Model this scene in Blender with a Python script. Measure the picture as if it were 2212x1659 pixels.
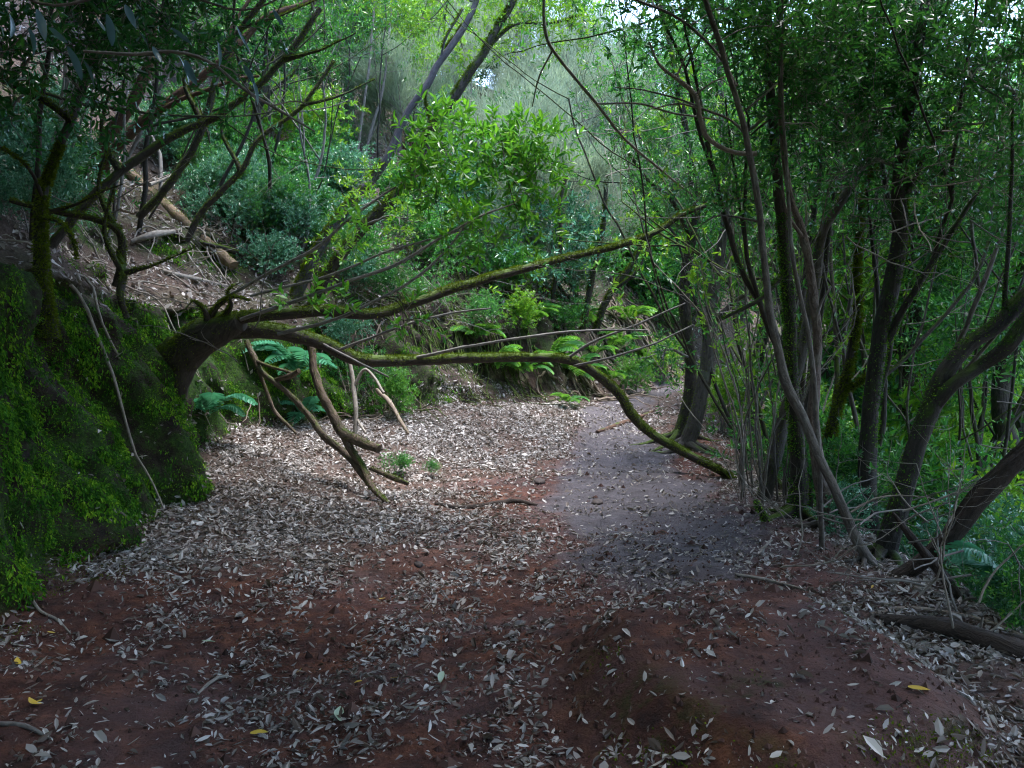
import bpy, math, random
import numpy as np

# ------------------------------------------------------------------ camera
SC = bpy.context.scene
for o in list(bpy.data.objects):
    bpy.data.objects.remove(o, do_unlink=True)
COL = SC.collection
HFOV, PITCH, CAMH = math.radians(66.0), math.radians(-3.0), 1.55
F = 1106.0 / math.tan(HFOV / 2)            # focal length for a 2212 px wide picture
cam_d = bpy.data.cameras.new('camera')
cam_d.sensor_fit = 'HORIZONTAL'; cam_d.angle = HFOV; cam_d.clip_start = 0.05; cam_d.clip_end = 600
cam = bpy.data.objects.new('camera', cam_d); COL.objects.link(cam)
cam.location = (0, 0, CAMH); cam.rotation_euler = (math.pi / 2 + PITCH, 0, 0)
SC.camera = cam

# ------------------------------------------------------------------ sky, sun, exposure
SUN_EL, SUN_AZ = math.radians(76), math.radians(60)      # azimuth measured from +Y towards +X
W = bpy.data.worlds.new('World'); SC.world = W; W.use_nodes = True
wn = W.node_tree; wn.nodes.clear()
sky = wn.nodes.new('ShaderNodeTexSky'); sky.sky_type = 'NISHITA'; sky.sun_disc = False
sky.sun_elevation = SUN_EL; sky.sun_rotation = SUN_AZ; sky.air_density = 1.0; sky.dust_density = 1.2; sky.ozone_density = 1.0
bg = wn.nodes.new('ShaderNodeBackground'); bg.inputs['Strength'].default_value = 0.15
wo = wn.nodes.new('ShaderNodeOutputWorld')
wn.links.new(sky.outputs[0], bg.inputs[0]); wn.links.new(bg.outputs[0], wo.inputs[0])
sun_d = bpy.data.lights.new('sun', 'SUN'); sun_d.energy = 1.2; sun_d.angle = math.radians(28); sun_d.color = (1.0, 0.99, 0.975)
sun = bpy.data.objects.new('sun', sun_d); COL.objects.link(sun); sun.location = (0, 0, 30)
sun.rotation_euler = (math.pi / 2 - SUN_EL, 0, math.pi - SUN_AZ)
VS = SC.view_settings
VS.view_transform = 'Standard'; VS.look = 'None'; VS.gamma = 1.0; VS.use_curve_mapping = False; VS.exposure = 2.95
CY = SC.cycles
CY.use_denoising = True
try:
    CY.denoiser = 'OPENIMAGEDENOISE'; CY.denoising_input_passes = 'RGB_ALBEDO_NORMAL'; CY.denoising_prefilter = 'ACCURATE'
except Exception:
    pass
CY.use_adaptive_sampling = True; CY.adaptive_threshold = .02; CY.use_light_tree = False
CY.max_bounces = 3; CY.diffuse_bounces = 2; CY.glossy_bounces = 2; CY.transmission_bounces = 3; CY.transparent_max_bounces = 4
CY.filter_width = 1.15; CY.caustics_reflective = False; CY.caustics_refractive = False; CY.sample_clamp_indirect = 4.0

# ------------------------------------------------------------------ numeric helpers
def _hash(ix, iy, iz, seed):
    n = (ix.astype(np.int64) * 374761393 + iy.astype(np.int64) * 668265263 + iz.astype(np.int64) * 1274126177 + seed * 974634621) & 0xffffffff
    n = ((n ^ (n >> 13)) * 1103515245) & 0xffffffff
    n = ((n ^ (n >> 16)) * 2246822519) & 0xffffffff
    return ((n ^ (n >> 15)) & 0xffffff) / float(0xffffff)

def vnoise(P, seed=0):
    i = np.floor(P); f = P - i; f = f * f * (3 - 2 * f)
    ix, iy, iz = i[:, 0], i[:, 1], i[:, 2]
    r = 0; flat = P[0, 2] == P[-1, 2] and np.ptp(P[:, 2]) == 0
    for dx in (0, 1):
        wx = f[:, 0] if dx else 1 - f[:, 0]
        for dy in (0, 1):
            wy = f[:, 1] if dy else 1 - f[:, 1]
            for dz in ((0,) if flat else (0, 1)):
                wz = 1.0 if flat else (f[:, 2] if dz else 1 - f[:, 2])
                r = r + _hash(ix + dx, iy + dy, iz + dz, seed) * wx * wy * wz
    return r

def fbm(P, octv=3, seed=0):
    a, s, t = 0.5, 0.0, 0.0
    Q = np.array(P, float)
    for k in range(octv):
        s = s + a * vnoise(Q, seed + k * 17); t += a; a *= 0.5; Q = Q * 2.03 + 11.7
    return s / t

def sm(a, b, x):
    t = np.clip((x - a) / (b - a), 0, 1); return t * t * (3 - 2 * t)

def nrm(v):
    return v / np.maximum(np.linalg.norm(v, axis=-1, keepdims=True), 1e-9)

def ray(px, py):
    u = (px - 1106.0) / F; v = (829.5 - py) / F
    c, s = math.cos(PITCH), math.sin(PITCH)
    return np.array([u, c - v * s, s + v * c])

def at(px, py, d):
    """the point seen at (px, py) of a 2212x1659 picture, d metres ahead of the camera"""
    r = ray(px, py); t = d / r[1]
    return np.array([0, 0, CAMH]) + r * t

# ------------------------------------------------------------------ terrain
XL = np.array([(-2.9, -12), (-2.85, 3.2), (-2.7, 4.6), (-2.9, 5.6), (-2.78, 6.6), (-2.85, 7.3), (-3.1, 7.9), (-3.25, 8.9), (-2.7, 10.0), (-1.7, 11), (-0.4, 12.2),
               (0.8, 13.2), (1.9, 14.6), (3.1, 16.6), (5, 19), (9, 23), (18, 29), (45, 42), (90, 60)], float)
XR = np.array([(2.1, -12), (2.3, 3.5), (2.45, 5.2), (2.4, 7.3), (2.65, 9.8), (2.85, 14), (4.3, 16.5), (7, 19.5), (11, 22), (20, 27), (46, 38), (92, 55)], float)

def polydist(x, y, poly):
    best = np.full(x.shape, 1e9)
    for (ax, ay), (bx, by) in zip(poly[:-1], poly[1:]):
        dx, dy = bx - ax, by - ay
        t = np.clip(((x - ax) * dx + (y - ay) * dy) / (dx * dx + dy * dy), 0, 1)
        best = np.minimum(best, np.hypot(x - ax - t * dx, y - ay - t * dy))
    return best

def left_s(x, y):
    d = polydist(x, y, XL); return np.where(x < np.interp(y, XL[:, 1], XL[:, 0]), d, -d)

def right_s(x, y):
    d = polydist(x, y, XR); return np.where(x > np.interp(y, XR[:, 1], XR[:, 0]), d, -d)

def tz(x, y):
    x = np.asarray(x, float); y = np.asarray(y, float)
    shp = np.broadcast(x, y).shape
    x = np.broadcast_to(x, shp).ravel(); y = np.broadcast_to(y, shp).ravel()
    P = np.stack([x, y, 0 * x], 1)
    sl = left_s(x, y); sr = right_s(x, y)
    z = 0.45 * sm(7, 17, y) + 0.06 * np.maximum(y - 17, 0)
    A = np.interp(y, [0, 6, 7.6, 9, 11.5, 14, 18], [.10, .10, .3, .42, .38, .22, .15])
    z = z + A * sm(-2.2, 0.0, sl)
    H = np.interp(y, [0, 6.5, 7.3, 8.2, 10, 11.5, 14, 18, 30], [1.75, 1.7, 1.55, 1.35, 1.1, .95, .95, .8, .8])
    wid = np.interp(y, [0, 7, 8.5, 11, 14, 30], [.8, .74, .55, .75, 1.0, 1.2])
    wid = wid * (.75 + .6 * fbm(P * 1.3 + 2, 2, 33))
    slope = np.interp(y, [0, 7, 10, 14, 30], [.62, .66, .72, .80, .74])
    fl = np.maximum(sl - wid * .6, 0)
    hill = slope * np.where(fl < 13, fl, 13 + (fl - 13) * .22)
    tt = np.clip(sl / wid, 0, 1); z = z + H * (.35 * tt * tt * (3 - 2 * tt) + .65 * tt * (1.35 - .35 * tt)) + hill
    drop = np.maximum(sr - 0.1, 0)
    z = z - np.where(drop < 5, 0.62 * drop * sm(0, .8, drop), 3.1) + np.maximum(drop - 9, 0) * 0.28
    z = z + 0.05 * sm(.7, .0, np.abs(sr + .25)) * sm(2, 6, y)
    # red slab beside the path
    ex, ey = (x - 1.08) / 0.86, (y - 3.4) / 1.3
    rr = np.sqrt(ex * ex + ey * ey) * (1 + .22 * (fbm(P * 1.7 + 5, 2, 3) - .5))
    z = z + .22 * sm(1.05, .62, rr)
    # worn wheel of the path, hollows, grain
    z = z + (fbm(P * .55, 2, 5) - .5) * .16 * sm(0, 2, y) + (fbm(P * 2.3, 3, 9) - .5) * .09 + (fbm(P * 9, 2, 14) - .5) * .03
    z = z + (fbm(P * .8 + 3, 3, 21) - .5) * np.clip(sl, 0, 1.5) * .55
    z = z + (fbm(P * .9 + 8, 3, 27) - .5) * np.clip(sr, 0, 1.5) * .5
    return z.reshape(shp)

def gz(x, y):
    return float(tz(np.array([x]), np.array([y]))[0])

def hit(px, py, dmax=60):
    """where the line of sight through (px, py) meets the ground"""
    r = ray(px, py); lo, hi = 1.5, dmax
    for n in (240, 40):
        t = np.linspace(lo, hi, n) / r[1]
        P = np.array([0, 0, CAMH]) + t[:, None] * r
        below = P[:, 2] < tz(P[:, 0], P[:, 1])
        k = int(np.argmax(below)) if below.any() else n - 1
        lo, hi = P[max(k - 1, 0), 1], P[k, 1]
    return P[k]

# ------------------------------------------------------------------ mesh building
class MB:
    def __init__(s): s.v = []; s.f = []; s.uv = []; s.n = 0; s.smooth = []
    def add(s, v, f, uv=None, smooth=False):
        v = np.asarray(v, float).reshape(-1, 3); f = np.asarray(f, np.int64)
        if len(f) == 0: return
        s.v.append(v); s.f.append(f + s.n); s.n += len(v); s.smooth.append(np.full(len(f), smooth))
        s.uv.append(np.zeros((len(v), 2)) if uv is None else np.asarray(uv, float))
    def mesh(s, name, mat, origin=(0, 0, 0)):
        me = bpy.data.meshes.new(name)
        v = (np.concatenate(s.v) - np.asarray(origin, float)).astype(np.float32)
        tot = np.concatenate([np.full(len(f), f.shape[1], np.int32) for f in s.f])
        idx = np.concatenate([f.ravel() for f in s.f]).astype(np.int32)
        me.vertices.add(len(v)); me.vertices.foreach_set('co', v.ravel())
        me.loops.add(len(idx)); me.loops.foreach_set('vertex_index', idx)
        me.polygons.add(len(tot))
        st = np.zeros(len(tot), np.int32); st[1:] = np.cumsum(tot)[:-1]
        me.polygons.foreach_set('loop_start', st)
        me.polygons.foreach_set('use_smooth', np.concatenate(s.smooth))
        uvl = me.uv_layers.new(name='UVMap')
        uvl.data.foreach_set('uv', np.concatenate(s.uv)[idx].astype(np.float32).ravel())
        me.materials.append(mat)
        me.update(calc_edges=True)
        return me
    def obj(s, name, mat, parent=None, origin=(0, 0, 0)):
        o = bpy.data.objects.new(name, s.mesh(name, mat, origin)); COL.objects.link(o)
        if parent is not None: o.parent = parent
        else: o.location = origin
        return o

def tag(o, label=None, cat=None, group=None, kind=None):
    if label: o['label'] = label
    if cat: o['category'] = cat
    if group: o['group'] = group
    if kind: o['kind'] = kind
    return o

def thing(name, label, cat, loc, group=None):
    o = bpy.data.objects.new(name, None); COL.objects.link(o); o.location = tuple(float(c) for c in loc)
    o.empty_display_size = .1
    return tag(o, label, cat, group)

def copy_tree(o, parent=None):
    c = o.copy(); COL.objects.link(c)
    if parent is not None: c.parent = parent
    for ch in list(o.children): copy_tree(ch, c)
    return c

def spline(pts, step):
    """Catmull-Rom through rows of any width (first 3 columns are positions)"""
    P = np.asarray(pts, float)
    if len(P) < 3:
        L = np.linalg.norm(P[-1, :3] - P[0, :3]); n = max(2, int(L / step))
        t = np.linspace(0, 1, n + 1)[:, None]; return P[0] * (1 - t) + P[-1] * t
    E = np.vstack([2 * P[0] - P[1], P, 2 * P[-1] - P[-2]])
    out = []
    for i in range(1, len(E) - 2):
        a, b, c, d = E[i - 1], E[i], E[i + 1], E[i + 2]
        n = max(1, int(np.linalg.norm(c[:3] - b[:3]) / step))
        t = (np.arange(n) / n)[:, None]
        out.append(.5 * (2 * b + (c - a) * t + (2 * a - 5 * b + 4 * c - d) * t ** 2 + (3 * b - a - 3 * c + d) * t ** 3))
    out.append(P[-1:])
    return np.vstack(out)

def frames(p):
    T = np.gradient(p, axis=0); T = nrm(T)
    ref = np.array([0.31, 0.17, 0.93])
    if abs(np.mean(T @ ref)) > .85: ref = np.array([0.9, 0.3, 0.1])
    S = nrm(np.cross(T, ref)); B = np.cross(T, S)
    return T, S, B

def tube(mb, p, r, sides=8, rough=0.0, seed=0, freq=7.0, cap=True):
    n = len(p)
    if n < 2: return
    T, S, B = frames(p)
    a = np.arange(sides) * 2 * math.pi / sides
    rr = np.repeat(np.asarray(r, float)[:, None], sides, 1)
    ring = S[:, None, :] * np.cos(a)[None, :, None] + B[:, None, :] * np.sin(a)[None, :, None]
    if rough:
        q = (p[:, None, :] * np.array([freq, freq, freq * .45]) + ring * (1.4 + freq * .12)).reshape(-1, 3)
        rr = rr * (1 + rough * (fbm(q, 3, seed).reshape(n, sides) - .5) * 2 + rough * .7 * (fbm(q * np.array([3.5, 3.5, 2.2]), 2, seed + 5).reshape(n, sides) - .5))
    v = p[:, None, :] + ring * rr[:, :, None]
    i = np.arange(n - 1)[:, None] * sides; j = np.arange(sides)[None, :]; k = (j + 1) % sides
    f = np.stack([i + j, i + k, i + sides + k, i + sides + j], -1).reshape(-1, 4)
    L = np.concatenate([[0], np.cumsum(np.linalg.norm(np.diff(p, axis=0), axis=1))])
    uv = np.stack([np.broadcast_to(np.abs(a / math.pi - 1)[None, :], (n, sides)) * np.maximum(rr, .01) * 3, np.broadcast_to(L[:, None], (n, sides))], -1).reshape(-1, 2)
    mb.add(v.reshape(-1, 3), f, uv, True)
    if cap:
        for e in (0, n - 1):
            ringv = v[e]; c = p[e] + (T[e] * (-1 if e == 0 else 1)) * r[e] * .15
            jj = np.arange(sides); kk = (jj + 1) % sides
            tri = np.stack([jj, kk, np.full(sides, sides)], 1) if e else np.stack([kk, jj, np.full(sides, sides)], 1)
            mb.add(np.vstack([ringv, c]), tri, None, False)

LEAF10 = np.array([(0, 0), (.14, .22), (.36, .46), (.62, .48), (.85, .27), (1.0, 0), (.85, -.27), (.62, -.48), (.36, -.46), (.14, -.22)])
LEAF6 = np.array([(0, 0), (.30, .44), (.68, .40), (1.0, 0), (.68, -.40), (.30, -.44)])
def leaves(mb, pos, d, n, L, wr=.36, fold=.18, curl=.15, simple=False):
    """one folded leaf for each row: stem point, direction, upper face normal, length"""
    N = len(pos)
    if N == 0: return
    d = nrm(d); s = nrm(np.cross(n, d)); n = np.cross(d, s)
    L = np.broadcast_to(np.asarray(L, float), (N,))[:, None]
    wr = np.broadcast_to(np.asarray(wr, float), (N,))[:, None]
    fold = np.broadcast_to(np.asarray(fold, float), (N,))[:, None]; curl = np.broadcast_to(np.asarray(curl, float), (N,))[:, None]
    if simple == 'round':
        sh = LEAF10; fc = np.array([(0, 5, 4, 3, 2, 1), (0, 9, 8, 7, 6, 5)])
    elif simple:
        sh = np.array([(0, 0), (.45, .5), (1, 0), (.45, -.5)]); fc = np.array([(0, 2, 1), (0, 3, 2)])
    else:
        sh = LEAF6; fc = np.array([(0, 3, 2, 1), (0, 5, 4, 3)])
    k = len(sh)
    V = np.empty((N, k, 3))
    for i, (a, b) in enumerate(sh):
        V[:, i] = pos + d * (a * L) + s * (b * L * wr) + n * (abs(b) * L * wr * fold * 2 - curl * L * (a * a))
    f = (np.arange(N)[:, None, None] * k + fc[None]).reshape(-1, fc.shape[1])
    mb.add(V.reshape(-1, 3), f)

def sprays(mb, A, D, k, twig, L, rng, up=.35, flat=.5, wr=.36, simple=False, wood=None, wr_r=.0025):
    """leafy twig ends: A anchor, D direction; k leaves each"""
    N = len(A)
    if N == 0: return
    D = nrm(D); ref = nrm(rng.normal(size=(N, 3))); S = nrm(np.cross(D, ref)); T = np.cross(D, S)
    tw = twig * rng.uniform(.7, 1.3, (N, 1))
    for i in range(k):
        t = .18 + .82 * (i + 1) / k
        an = i * 2.399 + rng.uniform(0, .6, (N, 1))
        pos = A + D * tw * t - np.array([0, 0, 1]) * tw * t * t * .12
        o = S * np.cos(an) + T * np.sin(an)
        dd = D * (.35 + .55 * t) + o * .85 + np.array([0, 0, 1]) * up * .3 + rng.normal(size=(N, 3)) * .18
        nn = np.array([0, 0, 1.0]) * flat + D * .3 + rng.normal(size=(N, 3)) * .42
        leaves(mb, pos, dd, nn, L * rng.uniform(.6, 1.15, N), wr * rng.uniform(.85, 1.15, N), rng.uniform(.05, .35, N), rng.uniform(-.05, .3, N), simple)
    if wood is not None:
        a = np.arange(3) * 2 * math.pi / 3
        ring = S[:, None, :] * np.cos(a)[None, :, None] + T[:, None, :] * np.sin(a)[None, :, None]
        e = A + D * tw * .95 - np.array([0, 0, 1]) * tw * .11
        v = np.concatenate([A[:, None] - D[:, None] * .05 + ring * wr_r, e[:, None] + ring * wr_r * .5], 1)
        j = np.arange(3); kk = (j + 1) % 3
        fc = np.stack([j, kk, kk + 3, j + 3], 1)
        wood.add(v.reshape(-1, 3), (np.arange(N)[:, None, None] * 6 + fc[None]).reshape(-1, 4))

def ball(rng, n, shell=.45):
    u = nrm(rng.normal(size=(n, 3))); return u * (rng.uniform(0, 1, (n, 1)) ** shell)

def fork(out, p, d, L, r, depth, rng, up=.0, wig=.25, kids=2, spread=.7, step=.12, taper=.45, side=True):
    """crooked branching lines appended to out as (points, radii)"""
    n = max(3, int(L / step)); P = [np.array(p, float)]; d = np.array(d, float); d /= np.linalg.norm(d)
    for i in range(n):
        d = d + rng.normal(size=3) * wig + np.array([0, 0, up]) * .15; d /= np.linalg.norm(d)
        P.append(P[-1] + d * L / n)
    P = np.array(P); R = r * np.linspace(1, taper, len(P))
    out.append((P, R))
    if depth > 0:
        for k in range(kids):
            i = len(P) - 1 if (k == 0 or not side) else rng.integers(max(1, len(P) // 3), len(P))
            dd = nrm(P[i] - P[i - 1]) + rng.normal(size=3) * spread
            fork(out, P[i], dd, L * rng.uniform(.5, .8), R[i] * .78, depth - 1, rng, up, wig, kids, spread, step, taper, side)

def moss_fuzz(mb, p, r, per_m, rng, cover=1.6, L=.03, updir=(0, 0, 1), along=(0, 1)):
    T, S, B = frames(p)
    seg = np.linalg.norm(np.diff(p, axis=0), axis=1); cum = np.concatenate([[0], np.cumsum(seg)])
    n = int(per_m * cum[-1])
    if n < 1: return
    s = rng.uniform(along[0], along[1], n) * cum[-1]; i = np.clip(np.searchsorted(cum, s) - 1, 0, len(p) - 2)
    t = ((s - cum[i]) / np.maximum(seg[i], 1e-6))[:, None]
    c = p[i] * (1 - t) + p[i + 1] * t; rad = (np.asarray(r)[i] * (1 - t[:, 0]) + np.asarray(r)[i + 1] * t[:, 0])[:, None]
    upv = np.asarray(updir, float) - T[i] * (T[i] @ np.asarray(updir, float))[:, None]
    upn = nrm(upv); sd = np.cross(T[i], upn)
    a = rng.normal(size=(n, 1)) * cover * .5
    nn = upn * np.cos(a) + sd * np.sin(a)
    q = c + nn * rad * .97
    keep = fbm(q * 6, 2, 5) > .38
    q, nn, TT = q[keep], nn[keep], T[i][keep]; n = len(q)
    d = nn + rng.normal(size=(n, 3)) * .55 - np.array([0, 0, .25])
    leaves(mb, q, d, np.cross(d, rng.normal(size=(n, 3))), L * rng.uniform(.4, 1.2, n), .32, .1, .3, True)

# ------------------------------------------------------------------ materials
def newmat(name):
    m = bpy.data.materials.new(name); m.use_nodes = True; nt = m.node_tree; nt.nodes.clear()
    out = nt.nodes.new('ShaderNodeOutputMaterial'); return m, nt, out
def N(nt, t, **kw):
    n = nt.nodes.new(t)
    for k, v in kw.items():
        if k.startswith('i_'): n.inputs[k[2:].replace('_', ' ')].default_value = v
        else: setattr(n, k, v)
    return n
def ramp(nt, fac, stops, interp='LINEAR'):
    r = nt.nodes.new('ShaderNodeValToRGB'); r.color_ramp.interpolation = interp
    el = r.color_ramp.elements
    while len(el) < len(stops): el.new(.5)
    for e, (p, c) in zip(el, stops): e.position = p; e.color = (*c, 1) if len(c) == 3 else c
    nt.links.new(fac, r.inputs[0]); return r.outputs[0]
def noise(nt, vec, scale, detail=3, rough=.55, dist=0):
    n = nt.nodes.new('ShaderNodeTexNoise'); n.inputs['Scale'].default_value = scale; n.inputs['Detail'].default_value = detail
    n.inputs['Roughness'].default_value = rough; n.inputs['Distortion'].default_value = dist
    if vec is not None: nt.links.new(vec, n.inputs['Vector'])
    return n.outputs[0]
def mix(nt, fac, a, b):
    m = nt.nodes.new('ShaderNodeMix'); m.data_type = 'RGBA'
    if isinstance(fac, float): m.inputs[0].default_value = fac
    else: nt.links.new(fac, m.inputs[0])
    for s, c in ((6, a), (7, b)):
        if isinstance(c, tuple): m.inputs[s].default_value = (*c, 1)
        else: nt.links.new(c, m.inputs[s])
    return m.outputs[2]
def mth(nt, op, a, b=None, c=None, clamp=False):
    m = nt.nodes.new('ShaderNodeMath'); m.operation = op; m.use_clamp = clamp
    for i, x in enumerate((a, b, c)):
        if x is None: continue
        if isinstance(x, (int, float)): m.inputs[i].default_value = x
        else: nt.links.new(x, m.inputs[i])
    return m.outputs[0]

def leaf_mat(name, stops, trans=.35, rough=.34, tcol=(.10, .34, .03), spec=.6, single=False, psc=1.3, pw=.42):
    m, nt, out = newmat(name)
    g = N(nt, 'ShaderNodeNewGeometry'); oi = N(nt, 'ShaderNodeObjectInfo')
    co = N(nt, 'ShaderNodeTexCoord')
    patch = noise(nt, co.outputs['Object'], psc, 2)
    f = mth(nt, 'ADD', mth(nt, 'MULTIPLY', oi.outputs['Random'] if single else g.outputs['Random Per Island'], 1.04 - pw), mth(nt, 'MULTIPLY', patch, pw))
    c = ramp(nt, f, stops)
    p = N(nt, 'ShaderNodeBsdfPrincipled'); nt.links.new(c, p.inputs['Base Color'])
    p.inputs['Roughness'].default_value = rough; p.inputs['Specular IOR Level'].default_value = spec
    if trans > 0:
        t = N(nt, 'ShaderNodeBsdfTranslucent'); nt.links.new(mix(nt, .55, c, tcol), t.inputs['Color'])
        ms = N(nt, 'ShaderNodeMixShader'); ms.inputs[0].default_value = trans
        nt.links.new(p.outputs[0], ms.inputs[1]); nt.links.new(t.outputs[0], ms.inputs[2]); nt.links.new(ms.outputs[0], out.inputs[0])
    else:
        nt.links.new(p.outputs[0], out.inputs[0])
    return m

def bark_mat(name, c1, c2, moss=.0, mosscol=(.06, .10, .008), lichen=0.0, bump=.5, sc=1.0, mossup=.6):
    m, nt, out = newmat(name)
    uv = N(nt, 'ShaderNodeTexCoord')
    mp = N(nt, 'ShaderNodeMapping'); mp.inputs['Scale'].default_value = (9 * sc, 2.2 * sc, 1); nt.links.new(uv.outputs['UV'], mp.inputs[0])
    n1 = noise(nt, mp.outputs[0], 4, 6, .65, .4); n2 = noise(nt, uv.outputs['Object'], 5, 4); n3 = noise(nt, uv.outputs['Object'], 22, 4, .7)
    col = ramp(nt, n1, [(.3, c1), (.7, c2)])
    col = mix(nt, mth(nt, 'MULTIPLY', ramp(nt, n3, [(.5, (0, 0, 0)), (.75, (1, 1, 1))]), .45), col, tuple(x * .35 for x in c1))
    if lichen:
        col = mix(nt, mth(nt, 'MULTIPLY', ramp(nt, n2, [(.56, (0, 0, 0)), (.66, (1, 1, 1))]), lichen), col, (.30, .32, .28))
    g = N(nt, 'ShaderNodeNewGeometry'); sx = N(nt, 'ShaderNodeSeparateXYZ'); nt.links.new(g.outputs['Normal'], sx.inputs[0])
    mf = mth(nt, 'ADD', mth(nt, 'MULTIPLY', sx.outputs[2], mossup * .5), mth(nt, 'MULTIPLY', n2, 1.1))
    mf = mth(nt, 'ADD', mf, moss - 1.0)
    mf = ramp(nt, mf, [(.0, (0, 0, 0)), (.18, (1, 1, 1))])
    mc = ramp(nt, n3, [(.3, tuple(x * .45 for x in mosscol)), (.7, tuple(x * 1.5 for x in mosscol))])
    if moss > 0: col = mix(nt, mf, col, mc)
    b = N(nt, 'ShaderNodeBump'); b.inputs['Strength'].default_value = bump; b.inputs['Distance'].default_value = .02
    nt.links.new(mth(nt, 'ADD', n1, mth(nt, 'MULTIPLY', n3, .6)), b.inputs['Height'])
    p = N(nt, 'ShaderNodeBsdfPrincipled'); p.inputs['Roughness'].default_value = .8; p.inputs['Specular IOR Level'].default_value = .3
    nt.links.new(col, p.inputs['Base Color']); nt.links.new(b.outputs[0], p.inputs['Normal']); nt.links.new(p.outputs[0], out.inputs[0])
    return m

M = {}
M['laurel'] = leaf_mat('laurel_leaf', [(.15, (.006, .036, .018)), (.36, (.014, .10, .038)), (.55, (.035, .21, .05)), (.72, (.085, .34, .04)), (.9, (.24, .50, .04))])
M['young'] = leaf_mat('young_leaf', [(.15, (.012, .08, .024)), (.36, (.04, .21, .03)), (.6, (.11, .36, .025)), (.9, (.30, .54, .03))], .42, .36, (.30, .48, .02))
M['sprig'] = leaf_mat('sprig_leaf', [(.15, (.010, .085, .03)), (.36, (.035, .22, .035)), (.58, (.09, .36, .025)), (.9, (.25, .50, .025))], .4, .32, (.2, .48, .03))
M['dark'] = leaf_mat('dark_leaf', [(.15, (.006, .028, .016)), (.45, (.014, .085, .034)), (.7, (.03, .17, .045)), (.95, (.10, .32, .04))], .3, .24)
M['teal'] = leaf_mat('blue_green_leaf', [(.15, (.014, .065, .04)), (.4, (.045, .18, .10)), (.65, (.11, .32, .19)), (.9, (.24, .46, .30))], .25, .27, (.12, .30, .10), .8)
M['fern'] = leaf_mat('fern_leaf', [(.1, (.025, .13, .035)), (.5, (.07, .28, .04)), (.9, (.17, .42, .05))], .4, .5, (.24, .45, .04))
M['fern_teal'] = leaf_mat('shade_fern_leaf', [(.1, (.035, .19, .10)), (.5, (.06, .29, .16)), (.9, (.11, .38, .22))], .35, .5, (.12, .38, .16))
M['heath'] = leaf_mat('heath_needles', [(.1, (.11, .16, .11)), (.5, (.19, .26, .18)), (.9, (.30, .37, .27))], .45, .6, (.30, .40, .22))
M['moss'] = leaf_mat('moss', [(.25, (.006, .028, .007)), (.42, (.024, .105, .014)), (.56, (.085, .25, .018)), (.75, (.24, .42, .025))], .2, .8, (.14, .28, .02), .1, psc=4.5, pw=.7)
M['mossy'] = leaf_mat('yellow_moss', [(.1, (.04, .07, .006)), (.5, (.09, .14, .009)), (.9, (.17, .23, .015))], .2, .8, (.2, .28, .02), .1)
M['litter'] = leaf_mat('dry_leaf', [(.08, (.05, .04, .036)), (.3, (.11, .078, .062)), (.46, (.19, .165, .155)), (.58, (.34, .315, .305)), (.68, (.33, .285, .255)), (.78, (.54, .51, .495)), (.97, (.68, .65, .63)), (1, (.50, .36, .14))], .08, .5, (.4, .3, .15), .35)
M['dryleaf'] = leaf_mat('fallen_leaf', [(.15, (.035, .025, .02)), (.4, (.10, .085, .075)), (.6, (.15, .145, .135)), (.78, (.27, .27, .25)), (.86, (.17, .11, .065)), (.97, (.40, .25, .08))], .08, .45, (.4, .3, .15), .4, True)
M['yellow'] = leaf_mat('yellow_fallen_leaf', [(.1, (.55, .34, .03)), (.9, (.7, .5, .06))], .15, .45, (.6, .4, .03))
M['palegreen'] = leaf_mat('pale_green_fallen_leaf', [(.1, (.30, .42, .28)), (.9, (.42, .52, .36))], .15, .4, (.3, .4, .2))
M['sky_tint'] = leaf_mat('drooping_leaf', [(.1, (.03, .08, .09)), (.5, (.07, .14, .18)), (.9, (.13, .21, .28))], .2, .28, (.06, .2, .1), .6)  # blue of the sky reflected on these leaves is put into their colour
M['bark'] = bark_mat('grey_bark', (.05, .042, .038), (.13, .115, .10), .30, (.055, .095, .01), .3)
M['pale'] = bark_mat('pale_bark', (.06, .05, .046), (.20, .175, .155), .0, lichen=.35, bump=.8)
M['lilac'] = bark_mat('smooth_grey_bark', (.06, .054, .062), (.14, .128, .14), .30, (.05, .085, .008), bump=.5)
M['dead'] = bark_mat('dead_wood', (.14, .12, .10), (.36, .32, .28), .0, lichen=.3, bump=.3, sc=1.5)
M['twig'] = bark_mat('twig_bark', (.10, .09, .085), (.27, .25, .235), .0, lichen=.2, bump=.2)
M['brown'] = bark_mat('red_brown_bark', (.045, .025, .018), (.14, .075, .05), .18, (.05, .085, .008), bump=.8)
M['mossbark'] = bark_mat('mossy_bark', (.022, .019, .016), (.075, .062, .05), .34, (.05, .085, .006), bump=.9, mossup=1.3)
M['darkbark'] = bark_mat('dark_bark', (.022, .02, .018), (.06, .052, .046), .36, (.03, .06, .006), bump=.7)
M['peel'] = bark_mat('peeling_bark', (.05, .032, .025), (.24, .19, .165), .05, lichen=.3, bump=1.0, sc=1.6)
M['deadmoss'] = bark_mat('mossy_dead_wood', (.045, .032, .024), (.18, .13, .09), .26, (.06, .10, .008), bump=1.0)
M['rot'] = bark_mat('rotten_wood', (.018, .013, .011), (.06, .042, .034), 0, bump=1.0)
M['logwood'] = bark_mat('bare_log_wood', (.13, .085, .055), (.34, .25, .17), .16, (.06, .09, .01), bump=.5)
M['root'] = bark_mat('root_bark', (.11, .08, .06), (.30, .24, .19), .12, (.07, .10, .012), bump=.4)

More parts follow.
